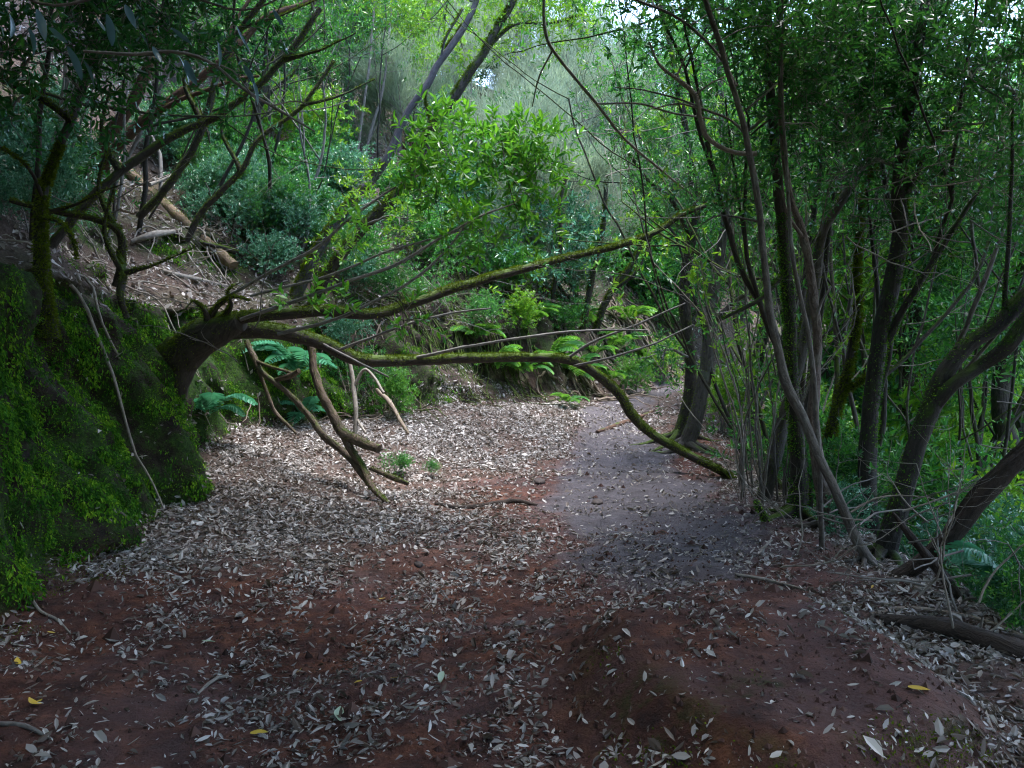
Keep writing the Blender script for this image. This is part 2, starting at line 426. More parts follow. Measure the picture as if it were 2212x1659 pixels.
def ground_mat():
    m, nt, out = newmat('forest_soil')
    co = N(nt, 'ShaderNodeTexCoord'); P = co.outputs['Object']
    at_ = N(nt, 'ShaderNodeAttribute', attribute_name='zones')           # r packed path, g moss, b litter
    sep = N(nt, 'ShaderNodeSeparateColor'); nt.links.new(at_.outputs['Color'], sep.inputs[0])
    n1 = noise(nt, P, 1.1, 4); n2 = noise(nt, P, 6, 5, .65); n3 = noise(nt, P, 38, 5, .7); n4 = noise(nt, P, 150, 3, .7)
    red = ramp(nt, n2, [(.3, (.028, .014, .013)), (.5, (.095, .035, .024)), (.68, (.20, .074, .042))])
    red = mix(nt, mth(nt, 'MULTIPLY', ramp(nt, n1, [(.45, (0, 0, 0)), (.62, (1, 1, 1))]), .55), red, (.15, .085, .085))
    grey = ramp(nt, n2, [(.3, (.066, .058, .066)), (.7, (.145, .13, .148))])
    col = mix(nt, sep.outputs[0], red, grey)
    lit = ramp(nt, n3, [(.3, (.035, .025, .021)), (.55, (.12, .09, .075)), (.75, (.26, .21, .175))])
    col = mix(nt, mth(nt, 'MULTIPLY', sep.outputs[2], ramp(nt, n2, [(.2, (.4, .4, .4)), (.5, (1, 1, 1))])), col, lit)
    col = mix(nt, mth(nt, 'MULTIPLY', ramp(nt, n4, [(.52, (0, 0, 0)), (.7, (1, 1, 1))]), .5), col, (.025, .016, .014))
    mossc = ramp(nt, n3, [(.3, (.008, .02, .005)), (.5, (.022, .06, .008)), (.72, (.06, .13, .012))])
    dirt = ramp(nt, n2, [(.35, (.014, .010, .008)), (.7, (.055, .035, .026))])
    bank = mix(nt, ramp(nt, mth(nt, 'ADD', mth(nt, 'MULTIPLY', n2, .6), mth(nt, 'MULTIPLY', n1, .5)), [(.5, (0, 0, 0)), (.6, (1, 1, 1))]), dirt, mossc)
    col = mix(nt, sep.outputs[1], col, bank)
    sl = mth(nt, 'MULTIPLY', at_.outputs['Alpha'], ramp(nt, n2, [(.47, (0, 0, 0)), (.58, (1, 1, 1))]))
    slabmoss = ramp(nt, n3, [(.3, (.010, .012, .004)), (.7, (.05, .055, .012))])
    col = mix(nt, sl, col, slabmoss)
    b = N(nt, 'ShaderNodeBump'); b.inputs['Strength'].default_value = 1.0; b.inputs['Distance'].default_value = .05
    nt.links.new(mth(nt, 'ADD', mth(nt, 'MULTIPLY', n2, .8), mth(nt, 'ADD', mth(nt, 'MULTIPLY', n3, .5), mth(nt, 'MULTIPLY', n4, .18))), b.inputs['Height'])
    p = N(nt, 'ShaderNodeBsdfPrincipled'); p.inputs['Specular IOR Level'].default_value = .25
    p.inputs['Roughness'].default_value = .85
    nt.links.new(col, p.inputs['Base Color']); nt.links.new(b.outputs[0], p.inputs['Normal']); nt.links.new(p.outputs[0], out.inputs[0])
    return m
M['ground'] = ground_mat()

# ------------------------------------------------------------------ ground sheet
def axis(a, b, step, lo, hi, g):
    mid = np.arange(a, b + 1e-6, step); l = []; s = step; x = a
    while x > lo: s *= g; x -= s; l.append(x)
    h = []; s = step; x = mid[-1]
    while x < hi: s *= g; x += s; h.append(x)
    return np.concatenate([l[::-1], mid, h])
gx = axis(-4.6, 3.3, .045, -80, 80, 1.13); gy = axis(2.2, 13.0, .045, -14, 110, 1.11)
GX, GY = np.meshgrid(gx, gy)
GZ = tz(GX, GY)
V = np.stack([GX, GY, GZ], -1)
dzx = np.gradient(GZ, axis=1) / np.gradient(GX, axis=1); dzy = np.gradient(GZ, axis=0) / np.gradient(GY, axis=0)
steep = sm(.7, 1.6, np.hypot(dzx, dzy))
hn = np.stack([-dzx, -dzy], -1); hn = nrm(hn)
Q = V.reshape(-1, 3)
amp = (fbm(Q * np.array([2.2, 2.2, 1.0]), 3, 41) - .5).reshape(GX.shape) * .85 + (fbm(Q * np.array([6.5, 6.5, 1.5]), 3, 43) - .5).reshape(GX.shape) * .42
amp *= steep * sm(34, 20, GY) * sm(-.35, -.05, left_s(GX.ravel(), GY.ravel()).reshape(GX.shape))
steep = steep * sm(-.35, -.05, left_s(GX.ravel(), GY.ravel()).reshape(GX.shape))
V[..., 0] += hn[..., 0] * amp; V[..., 1] += hn[..., 1] * amp
ny_, nx_ = GX.shape
ii = np.arange(ny_ - 1)[:, None] * nx_ + np.arange(nx_ - 1)[None, :]
GF = np.stack([ii, ii + 1, ii + nx_ + 1, ii + nx_], -1).reshape(-1, 4)
gm = MB(); gm.add(V.reshape(-1, 3), GF, None, True)
ground = gm.obj('forest_ground', M['ground']); tag(ground, 'red-brown forest path and banks strewn with dry leaves', kind='structure')
SL = left_s(GX.ravel(), GY.ravel()); SR = right_s(GX.ravel(), GY.ravel()); YY = GY.ravel(); XX = GX.ravel()
wob = (fbm(Q * 1.1, 3, 51) - .5); wob2 = fbm(Q * 3.1, 3, 57)
pathc = np.interp(YY, [3, 5, 7.5, 10, 12.5, 14, 17], [.9, 1.15, 1.35, 1.3, 1.55, 2.1, 3.6])
pw = np.interp(YY, [0, 4.5, 5.4, 7.5, 10, 12, 17], [.0, .2, .75, 1.0, .75, .5, .6])
Zpath = sm(1.15, .55, np.abs(XX - pathc) / np.maximum(pw, .01) + wob * 1.0 + (wob2 - .5) * 1.1) * sm(4.0, 5.2, YY + wob) * sm(19, 16.5, YY)
Zmoss = np.maximum(sm(.25, .8, steep.ravel()) * np.interp(YY, [0, 10.5, 12, 40], [1, .95, .55, .55]), sm(.02, .3, SL) * sm(1.3, .5, SL) * .5) * sm(-.25, .1, SL)
Zmoss = np.maximum(Zmoss, .75 * sm(.2, .6, SL) * sm(4.5, 2.5, SL) * sm(10, 11.5, YY) * sm(22, 17, YY))
litD = np.maximum(sm(-3.6, -1.0, SL + wob * 1.2) * sm(4.6, 6.3, YY + wob * 1.5), sm(-.55, .1, SR + wob * .5) * .75 * (1 - .7 * sm(8.5, 10, YY)))
litD = np.maximum(litD, sm(.4, 1.2, SL)) * (1 - Zpath * .85)
litD = np.maximum(litD, .55 * sm(-1.0, -.5, SR + wob * .4) * sm(4.8, 4.2, YY))
slab = sm(1.1, .7, np.sqrt(((XX - 1.08) / .86) ** 2 + ((YY - 3.4) / 1.3) ** 2))
litD *= (1 - .9 * slab)
Zslab = slab * sm(.46, .62, fbm(Q * np.array([1.6, 1.2, 1]), 3, 61))
ca = ground.data.color_attributes.new('zones', 'FLOAT_COLOR', 'POINT')
ca.data.foreach_set('color', np.stack([Zpath, Zmoss, litD * .85, Zslab], 1).astype(np.float32).ravel())

# triangles to scatter over
GT = np.concatenate([GF[:, [0, 1, 2]], GF[:, [0, 2, 3]]])
_v = V.reshape(-1, 3); _a, _b, _c = _v[GT[:, 0]], _v[GT[:, 1]], _v[GT[:, 2]]
_cr = np.cross(_b - _a, _c - _a); TA = .5 * np.linalg.norm(_cr, axis=1); TN = nrm(_cr); TCEN = (_a + _b + _c) / 3
def scatter(weight, n, rng):
    w = TA * weight[GT].mean(1); cs = np.cumsum(w); k = np.clip(np.searchsorted(cs, rng.uniform(0, cs[-1], n)), 0, len(GT) - 1)
    u = rng.uniform(0, 1, (n, 1)); v = rng.uniform(0, 1, (n, 1)); fl = (u + v) > 1; u = np.where(fl, 1 - u, u); v = np.where(fl, 1 - v, v)
    return _a[k] + (_b[k] - _a[k]) * u + (_c[k] - _a[k]) * v, TN[k]
def visw(margin=.12):
    """picks the part of the ground within the field of view (nothing is built where the lens cannot look)"""
    d = np.maximum(YY, .3); return ((np.abs(XX) / d < .65 + margin * 2) & (YY > 1.8)).astype(float)

# ------------------------------------------------------------------ leaf litter
rng = np.random.default_rng(7)
inview = visw()
dens = (litD ** 1.2 * 1.0 + .08) * (0.25 + 1.1 * sm(.34, .6, wob2)) * inview * sm(26, 14, YY) * (1 - .97 * steep.ravel())
dens *= np.where(SL > .2, .8, 1.0)
lit = MB()
def drop_leaves(mb, weight, n, L, rng, lift=.004, tilt=.35, simple=False):
    p, nn = scatter(weight, n, rng)
    n2 = nrm(nn + rng.normal(size=(n, 3)) * tilt); d = rng.normal(size=(n, 3)); d -= n2 * (d * n2).sum(1, keepdims=True)
    d = nrm(d); Ls = L * np.clip(np.exp(rng.normal(size=n) * .38), .35, 2.0)
    p = p + nn * (lift + rng.uniform(-.006, .014, (n, 1))) - d * Ls[:, None] * .5
    leaves(mb, p, d, n2, Ls, rng.uniform(.2, .52, n), rng.uniform(-.3, .7, n), rng.uniform(-.4, .4, n), simple)
drop_leaves(lit, dens * sm(9.6, 8.6, YY) * (SL < .3), 84000, .041, rng)
drop_leaves(lit, dens * sm(8.6, 9.6, YY) * sm(14, 12, YY) * (SL < .3), 60000, .045, rng, simple=True)
drop_leaves(lit, dens * (SL >= .3), 52000, .066, rng, simple=True)
drop_leaves(lit, dens * sm(11, 14, YY) * (SL < .3), 9000, .06, rng, simple=True)
near = (.10 + 1.0 * sm(.46, .60, wob2)) * inview * sm(6.2, 5.0, YY) * (1 - .75 * slab) * (SL < -.05)
drop_leaves(lit, near, 11000, .028, rng, simple='round')
drop_leaves(lit, (.3 + sm(.4, .6, wob2)) * inview * sm(7.5, 5.5, YY) * (SL < 0), 16000, .016, rng, simple=True)
tag(lit.obj('leaf_litter', M['litter']), 'pale dry fallen leaves carpeting the path and the banks', 'leaf litter', kind='stuff')

# crumbs and grit of the trodden soil
mb = MB(); n = 15000; p, nn = scatter((.25 + sm(.35, .6, fbm(Q * 2.2, 3, 91))) * inview * sm(9, 4.5, YY) * (SL < .05), n, rng)
oc = np.array([(1, 0, 0), (-1, 0, 0), (0, 1, 0), (0, -1, 0), (0, 0, 1), (0, 0, -.4)], float); of = np.array([(0, 2, 4), (2, 1, 4), (1, 3, 4), (3, 0, 4)])
rs = .0048 * np.exp(rng.normal(size=(n, 1, 1)) * .7); vv = p[:, None, :] + oc[None] * rs * rng.uniform(.5, 1.5, (n, 6, 1))
mb.add(vv.reshape(-1, 3), (np.arange(n)[:, None, None] * 6 + of[None]).reshape(-1, 3))
M['grit'] = leaf_mat('soil_grit', [(.1, (.02, .012, .010)), (.5, (.075, .038, .032)), (.9, (.15, .085, .07))], 0, .85, spec=.2)
tag(mb.obj('soil_grit', M['grit']), 'crumbs of red-brown soil on the trodden path', 'soil', kind='stuff')

# larger single leaves close to the camera
variants = []
for k in range(7):
    mb = MB(); r2 = np.random.default_rng(100 + k)
    n = 6; w = r2.uniform(.26, .4); cu = r2.uniform(-.5, .5); fo = r2.uniform(.1, .6); tw = r2.uniform(-.5, .5)
    pts = []
    for i in range(n + 1):
        t = i / n; hw = w * .5 * math.sin(math.pi * min(1, t * .93 + .06)) ** .8
        for s in (-1, 0, 1):
            pts.append((t - .5, s * hw + .05 * math.sin(t * 3), cu * (t - .5) ** 2 * .8 + abs(s) * hw * fo + s * hw * tw * (t - .5)))
    pts = np.array(pts); fc = []
    for i in range(n):
        for s in (0, 1):
            q = i * 3 + s; fc.append((q, q + 1, q + 4, q + 3))
    mb.add(pts, fc, None, True)
    variants.append({c: mb.mesh('fallen_leaf', M[c]) for c in ('dryleaf', 'yellow', 'palegreen')})
nr = (.05 + .95 * sm(.44, .6, wob2)) * inview * sm(5.4, 3.6, YY) * (1 - .6 * slab) * (SL < -.1)
pp, nn_ = scatter(nr, 290, rng)
for i in range(len(pp)):
    c = 'dryleaf' if i % 17 else 'yellow'
    o = bpy.data.objects.new('fallen_leaf', variants[i % 7][c]); COL.objects.link(o); o.parent = ground
    L = rng.uniform(.024, .05); o.scale = (L, L, L)
    o.location = tuple(pp[i] + nn_[i] * .01); o.rotation_euler = (rng.normal() * .3, rng.normal() * .3, rng.uniform(0, 6.28))

# ------------------------------------------------------------------ trees standing in view
UP = np.array([0, 0, 1.0])
WF = .55
def path3(rows, wf=None):
    """(px, py, metres ahead, half width in px) -> x, y, z, radius"""
    return np.array([list(at(a, b, d)) + [w * d / F * (wf or WF)] for a, b, d, w in rows])

def grounded(q, flare=1.35):
    """carry a trunk's lowest point down into the ground"""
    g = gz(q[0, 0], q[0, 1])
    if q[0, 2] > g - .05:
        ext = []; h = q[0, 2] - g
        d = q[0, :3] - q[1, :3]; d[2] = 0
        lean = d / max(np.linalg.norm(d), 1e-6) * min(.25 * h, .4)
        b = np.array([q[0, 0] + lean[0], q[0, 1] + lean[1], 0, q[0, 3] * flare]); b[2] = gz(b[0], b[1]) - .15
        q = np.vstack([b, q])
    return q

def wood(parent, name, q, mat, o, step=.07, sides=10, rough=.16, seed=0, wig=.012, freq=7.0):
    s = spline(q, step); p = s[:, :3].copy(); r = np.maximum(s[:, 3], .002)
    w = np.stack([fbm(p * 3.1 + k * 31.7, 2, seed + k) - .5 for k in range(3)], 1)
    p += w * wig * 2
    mb = MB(); tube(mb, p, r, sides, rough, seed, freq); ob = mb.obj(name, M[mat], parent, o)
    return p, r

def crown_mesh(blobs, rng, k=9, twig=.22, L=.085, wd=None, simple=False, up=.35, flat=.55, wr=.36, anchors=None):
    mb = MB()
    for c, rad, n in blobs:
        c = np.asarray(c, float); rad = np.asarray(rad, float) * np.ones(3)
        cl = c + ball(rng, max(3, n // 7), .6) * rad                       # clumps within the blob
        A = cl[rng.integers(0, len(cl), n)] + rng.normal(size=(n, 3)) * np.minimum(.16, rad.mean() * .35)
        D = (A - c) / rad * .6 + rng.normal(size=(n, 3)) * .5 + UP * .25
        sprays(mb, A, D, k, twig, L, rng, up, flat, wr, simple, wd)
        if anchors is not None: anchors.append((c, cl))
    return mb

def limbs_to(parent, p, r, anchors, rng, o, mat, rmax=.03, per=6):
    """thin limbs from the wood p to the clumps of a crown; each limb its own part"""
    for c, cl in anchors:
        i = int(np.argmin(np.linalg.norm(p - c, axis=1) + np.maximum(p[:, 2] - c[2], 0) * .8))
        st = p[i]; L = np.linalg.norm(c - st)
        r0 = min(rmax, r[i] * .6, .008 + L * .012)
        mid = (st + c) / 2 + rng.normal(size=3) * L * .1 + UP * L * .06
        s = spline(np.array([list(st) + [r0], list(mid) + [r0 * .75], list(c) + [r0 * .5]]), .1)
        mb = MB(); tube(mb, s[:, :3] + (np.stack([fbm(s[:, :3] * 4 + 9 * k, 2, k) - .5 for k in range(3)], 1)) * .06, s[:, 3], 6)
        for t in cl[rng.permutation(len(cl))[:per]]:
            m2 = (c + t) / 2 + rng.normal(size=3) * .05
            s2 = spline(np.array([list(s[int(len(s) * rng.uniform(.6, .98)), :3]) + [r0 * .45], list(m2) + [r0 * .35], list(t) + [.003]]), .1)
            tube(mb, s2[:, :3], s2[:, 3], 4, cap=False)
        mb.obj('limb', M[mat], parent, o)

def tree(name, label, trunk, limbs=(), blobs=(), mat='bark', limbmat=None, leaf='laurel', moss=0, cat='tree', group=None, seed=0,
         L=.085, k=9, rough=.22, sides=14, ground_it=True, mossalong=(0, 1), updir=(-.3, -.3, 1), mossmat='mossy', freq=7.0, wig=.012, mossL=.028, twigs=True, wr=.36, auto=False, wf=None, fill=2.3, flare=False):
    rng = np.random.default_rng(seed + 1000)
    if auto:                                            # stand it where its foot meets the slope
        f = hit(trunk[0][0], trunk[0][1])[1] / trunk[0][2]
        trunk = [(a, b, d * f, w) for a, b, d, w in trunk]; limbs = [[(a, b, d * f, w) for a, b, d, w in l] for l in limbs]
        blobs = [(b[0], b[1], b[2] * f, tuple(np.array(b[3]) * f), int(b[4] * f ** 1.3)) for b in blobs]
    q = path3(trunk, wf)
    if ground_it: q = grounded(q)
    o = q[0, :3].copy(); T = thing(name, label, cat, o, group)
    p, r = wood(T, 'trunk', q, mat, o, .045, sides, rough, seed, wig, freq)
    fz = MB(); allp, allr = [p], [r]
    if flare:
        gp_ = tz(p[:, 0], p[:, 1]); k0 = int(np.argmax(p[:, 2] > gp_ + .02)); b0 = p[k0]; rb = r[k0]
        for j in range(5):
            a = j * 1.257 + rng.uniform(-.3, .3); Lr = rb * rng.uniform(3.5, 7); t = np.linspace(0, 1, 7)
            a = a + t * rng.uniform(-.9, .9); x_, y_ = b0[0] + np.cos(a) * t * Lr, b0[1] + np.sin(a) * t * Lr
            rr_ = rb * (.55 * (1 - t) ** 1.2 + .1); z_ = tz(x_, y_) + rb * 1.4 * (1 - t) ** 3 - rr_ * .25
            mb_ = MB(); tube(mb_, np.column_stack([x_, y_, z_]), rr_, 8, .25, seed + j, 12); mb_.obj('root', M[mat], T, o)
    if moss: moss_fuzz(fz, p, r, moss, rng, 1.9, mossL, updir, mossalong)
    for j, lb in enumerate(limbs):
        thin = max(x[3] for x in lb) <= 5.5
        ql = path3(lb, .85 if thin else wf)
        pp, rr = wood(T, 'limb', ql, 'twig' if thin and limbmat != 'dead' else (limbmat or mat), o, .06, 8, rough, seed + j + 1, wig, freq)
        allp.append(pp); allr.append(rr)
        if moss and not thin: moss_fuzz(fz, pp, rr, moss * .8, rng, 1.7, mossL * .9, updir)
    if fz.n: tag(fz.obj('moss', M[mossmat], T, o), kind='stuff')
    if blobs:
        anc = []; tw = MB() if twigs else None
        bl = [(at(b[0], b[1], b[2]), b[3], int(b[4] * fill)) for b in blobs]
        cm = crown_mesh(bl, rng, k=k, twig=.18, L=L * .84, wd=tw, anchors=anc, wr=wr, simple=min(b[2] for b in blobs) > 9)
        limbs_to(T, np.vstack(allp), np.concatenate(allr), anc, rng, o, limbmat or 'twig')
        c = tag(cm.obj('crown', M[leaf], T, o), kind='stuff')
        if tw is not None and tw.n: tag(tw.obj('twig', M['twig'], c, o), kind='stuff')
    return T

# the arching tree that spans the path
tree('arching_tree', 'mossy tree growing out of the bank whose two long limbs arch across the path',
     [(290, 850, 7.75, 70), (345, 808, 7.5, 66), (395, 768, 7.25, 62), (440, 728, 7.1, 56), (485, 706, 7.05, 48), (520, 695, 7.0, 30)],
     limbs=[[(400, 775, 7.2, 40), (388, 835, 7.25, 30), (378, 900, 7.3, 22), (370, 980, 7.4, 14)], [(430, 730, 7.1, 20), (452, 690, 7.0, 12), (470, 660, 6.95, 8), (505, 642, 6.9, 4), (540, 650, 6.9, 2)], [(450, 700, 7.0, 12), (440, 665, 6.9, 7), (415, 650, 6.9, 4), (400, 668, 6.85, 2)], [(480, 690, 7.0, 10), (500, 660, 6.9, 6), (490, 630, 6.9, 3), (520, 610, 6.9, 1.5)], [(345, 805, 7.4, 26), (300, 740, 7.2, 16), (290, 690, 7.1, 8)],
[(440, 722, 7.1, 34), (520, 712, 7.15, 26), (600, 716, 7.3, 24), (690, 738, 7.6, 22), (740, 762, 7.7, 21), (790, 779, 7.8, 19), (880, 779, 8.0, 16), (1000, 774, 8.2, 15), (1120, 772, 8.5, 14),
             (1225, 776, 8.7, 14), (1285, 806, 8.85, 15), (1335, 848, 8.95, 15), (1362, 892, 8.95, 14), (1400, 932, 8.9, 14), (1460, 968, 8.8, 14), (1530, 1002, 8.65, 13), (1575, 1026, 8.55, 12), (1600, 1050, 8.5, 10)],
            [(450, 705, 7.1, 28), (520, 688, 7.0, 20), (600, 679, 7.0, 17), (700, 672, 7.1, 17), (760, 676, 7.2, 16), (830, 675, 7.4, 15), (930, 640, 7.6, 14), (1040, 605, 7.9, 13), (1140, 578, 8.2, 12), (1230, 556, 8.5, 10),
             (1330, 532, 8.7, 9), (1420, 500, 8.9, 9), (1480, 460, 9.0, 8), (1540, 440, 9.1, 6), (1620, 428, 9.2, 4)],
            [(470, 650, 7.1, 4.5), (560, 602, 6.9, 4.2), (680, 535, 6.8, 4), (760, 470, 6.8, 3.6), (840, 410, 6.9, 3), (920, 370, 7.0, 2)],
            [(520, 690, 6.9, 5), (640, 650, 6.7, 5), (760, 605, 6.6, 4.6), (860, 570, 6.6, 4.2), (950, 515, 6.7, 3.6), (1030, 470, 6.8, 3), (1110, 440, 6.9, 2)],
            [(600, 722, 7.0, 5), (720, 690, 6.8, 4.5), (800, 655, 6.7, 4), (900, 600, 6.7, 3.6), (960, 545, 6.8, 3), (1010, 480, 6.9, 2)],
            [(540, 640, 7.1, 4), (700, 598, 7.0, 3.5), (830, 548, 7.0, 3), (940, 512, 7.1, 2.4), (1030, 490, 7.2, 1.6)],
            [(735, 755, 7.6, 4), (840, 715, 7.4, 3.4), (960, 678, 7.4, 3), (1060, 665, 7.5, 2)],
            [(900, 772, 8.0, 4.5), (1000, 750, 7.9, 3.8), (1130, 728, 7.9, 3.4), (1260, 715, 8.0, 3), (1400, 712, 8.1, 2)],
            [(1225, 772, 8.7, 4), (1300, 730, 8.5, 3.4), (1380, 700, 8.4, 3), (1480, 655, 8.4, 2)],
            [(1240, 790, 8.7, 3.5), (1330, 770, 8.4, 3), (1430, 735, 8.3, 2.6), (1500, 700, 8.3, 1.6)],
            [(690, 738, 7.6, 4), (790, 790, 7.3, 3), (840, 815, 7.2, 2)]],
     blobs=[(985, 350, 7.0, (.46, .3, .2), 40), (1125, 390, 7.2, (.36, .3, .34), 50), (925, 285, 7.1, (.3, .25, .12), 22), (1080, 285, 7.1, (.4, .25, .14), 34), (1165, 470, 7.2, (.26, .3, .22), 24), (940, 430, 7.0, (.26, .22, .2), 18),
            (1010, 490, 6.9, (.3, .2, .12), 14), (1150, 300, 7.3, (.22, .2, .14), 16), (1060, 520, 7.2, (.25, .2, .1), 8), (780, 485, 6.8, (.2, .1, .06), 6), (650, 660, 6.7, (.1, .1, .06), 4), (740, 650, 6.6, (.06, .06, .05), 3), (880, 690, 6.6, (.12, .1, .05), 3), (870, 660, 6.9, (.05, .05, .05), 2)],
     mat='mossbark', limbmat='mossbark', leaf='sprig', moss=2200, wf=.7, fill=1.5, seed=11, L=.115, mossL=.026, k=9)

# left bank
tree('mossy_tree', 'dark mossy slender tree on top of the moss wall, forking to the left',
     [(100, 690, 5.3, 34), (92, 600, 5.3, 28), (88, 500, 5.35, 22), (92, 420, 5.4, 20), (120, 340, 5.45, 16), (150, 270, 5.5, 15), (175, 200, 5.55, 14), (215, 110, 5.6, 12), (250, 0, 5.7, 10), (280, -150, 5.8, 8)],
     limbs=[[(155, 262, 5.5, 15), (110, 225, 5.4, 14), (60, 196, 5.3, 14), (0, 170, 5.2, 14), (-90, 140, 5.1, 13)],
            [(92, 430, 5.4, 8), (70, 380, 5.2, 6.5), (40, 345, 5.1, 6), (0, 320, 5.0, 6)],
            [(95, 470, 5.35, 7), (130, 480, 5.2, 6), (160, 520, 5.1, 6), (165, 560, 5.1, 4)]],
     blobs=[(230, -60, 4.6, (.7, .6, .4), 70), (100, 40, 4.4, (.6, .6, .35), 70), (330, 60, 5.0, (.5, .5, .3), 60), (60, 120, 4.8, (.5, .5, .3), 50), (430, 110, 5.6, (.5, .5, .25), 40), (20, 240, 5.2, (.3, .4, .2), 16)],
     mat='darkbark', leaf='dark', moss=1500, auto=True, fill=1.8, seed=21, L=.095, mossalong=(0, .45), updir=(1, -.6, .4))
tree('leaning_tree', 'twin-stemmed tree with stringy red-brown bark leaning right on the left slope',
     [(175, 395, 8.2, 27), (205, 340, 8.2, 24), (235, 290, 8.2, 23), (285, 225, 8.2, 22), (310, 170, 8.2, 20), (325, 110, 8.2, 18), (330, 20, 8.2, 16), (330, -120, 8.2, 12)],
     limbs=[[(205, 385, 8.1, 24), (260, 310, 8.0, 22), (310, 260, 8.0, 19), (370, 215, 8.0, 16), (430, 170, 8.0, 15), (480, 130, 8.0, 14), (530, 80, 8.1, 13), (580, 35, 8.1, 12), (650, 10, 8.2, 11), (720, -20, 8.3, 10)],
            [(330, 250, 8.0, 9), (390, 215, 7.9, 9), (450, 193, 7.8, 8), (510, 172, 7.8, 7), (560, 165, 7.8, 5)],
            [(480, 130, 8.0, 8), (500, 60, 8.1, 7), (560, -30, 8.2, 6)]],
     blobs=[(560, -40, 8.3, (.8, .6, .4), 60), (400, 40, 8.6, (.7, .6, .4), 60), (660, 60, 9.2, (.5, .5, .4), 44), (250, 120, 9.0, (.6, .5, .4), 40), (740, -60, 8.6, (.6, .5, .3), 44)],
     mat='brown', leaf='laurel', moss=260, auto=True, seed=31, rough=.26, freq=9, L=.09, updir=(.2, -.4, 1))
tree('mossy_tree', 'upright moss-coated tree on the slope behind the twin-stemmed leaning tree',
     [(545, 360, 9.6, 19), (548, 300, 9.6, 18), (555, 240, 9.6, 16), (575, 180, 9.6, 13), (610, 110, 9.6, 11), (650, 60, 9.6, 10), (690, 0, 9.6, 9), (730, -80, 9.6, 8)],
     limbs=[[(556, 235, 9.6, 10), (595, 190, 9.5, 7), (640, 150, 9.4, 5), (680, 70, 9.4, 4), (700, 20, 9.4, 3)], [(560, 215, 9.6, 6), (520, 160, 9.7, 5), (490, 90, 9.7, 4)]],
     blobs=[(640, -20, 9.8, (.7, .6, .4), 60), (520, 40, 10.2, (.7, .6, .4), 60), (760, 120, 11.5, (.8, .6, .6), 80), (620, 170, 11.0, (.6, .5, .35), 46)],
     mat='mossbark', leaf='laurel', moss=900, auto=True, seed=41, L=.09)
tree('leaning_tree', 'smooth grey tree with a mossy foot leaning right, left one of the leaning pair',
     [(640, 640, 11.6, 30), (665, 585, 11.6, 28), (700, 520, 11.6, 27), (745, 455, 11.6, 25), (790, 405, 11.6, 22), (840, 335, 11.6, 19), (860, 285, 11.6, 17), (885, 235, 11.6, 16), (925, 180, 11.6, 16), (945, 140, 11.6, 15), (985, 85, 11.6, 15), (1015, 35, 11.6, 14), (1035, -20, 11.6, 13), (1060, -120, 11.6, 12)],
     limbs=[[(950, 130, 11.6, 6), (965, 80, 11.5, 5), (1000, 20, 11.4, 4)]],
     blobs=[(1050, -60, 11.8, (1.1, .8, .45), 90), (850, -40, 12.4, (.9, .7, .5), 80), (960, 40, 12.6, (.7, .6, .35), 50)],
     mat='lilac', leaf='young', moss=1100, auto=True, wf=.46, seed=51, L=.10, mossalong=(0, .42), rough=.1, freq=4, mossL=.035)
tree('leaning_tree', 'moss-backed tree leaning right, right one of the leaning pair',
     [(680, 660, 12.0, 27), (710, 590, 12.0, 25), (760, 520, 12.0, 24), (820, 455, 12.0, 22), (880, 395, 12.0, 20), (905, 340, 12.0, 18), (935, 275, 12.0, 20), (975, 220, 12.0, 20), (1010, 165, 12.0, 17), (1045, 115, 12.0, 16), (1075, 60, 12.0, 15), (1110, 0, 12.0, 14), (1150, -90, 12.0, 13)],
     limbs=[[(935, 278, 12.0, 8), (920, 200, 12.1, 6), (960, 110, 12.2, 5), (1010, 40, 12.2, 5)], [(1040, 120, 12, 7), (1110, 55, 12, 5), (1190, 52, 11.9, 4), (1260, 30, 11.8, 3)]],
     blobs=[(1180, -10, 12.2, (.8, .6, .4), 80), (1100, 60, 12.6, (.5, .5, .25), 36), (1230, 60, 12.0, (.5, .5, .3), 50), (1000, 100, 13.0, (.4, .4, .3), 20), (800, 430, 11.2, (.4, .3, .25), 20), (720, 540, 11.2, (.35, .3, .2), 16), (880, 470, 11.2, (.4, .3, .25), 22)],
     mat='mossbark', leaf='young', moss=1300, auto=True, wf=.5, seed=61, L=.10, mossalong=(.0, .9), rough=.12, freq=4, mossL=.035)
tree('slender_sapling', 'pale straight thin stem, left one of a close pair behind the leaning trees', [(762, 385, 12.8, 6.5), (775, 310, 12.8, 6), (785, 230, 12.8, 5), (798, 140, 12.8, 4.5), (806, 40, 12.8, 4), (815, -80, 12.8, 3)], mat='pale', cat='sapling',
     blobs=[(800, -20, 13.2, (.7, .5, .5), 50), (730, 130, 13.4, (.6, .5, .5), 60), (700, 240, 13.2, (.5, .4, .3), 34)], leaf='laurel', auto=True, seed=71, rough=.08)
tree('slender_sapling', 'pale thin kinked stem, right one of a close pair behind the leaning trees', [(782, 385, 12.7, 7), (792, 320, 12.7, 6.5), (806, 265, 12.7, 6), (825, 205, 12.7, 5), (836, 120, 12.7, 4), (845, 20, 12.7, 3.5), (850, -80, 12.7, 3)], mat='pale', cat='sapling',
     blobs=[(860, 60, 13.4, (.6, .5, .5), 60), (850, 190, 13.8, (.6, .5, .5), 70), (740, 60, 14, (.8, .5, .6), 70)], leaf='young', auto=True, seed=72, rough=.08)

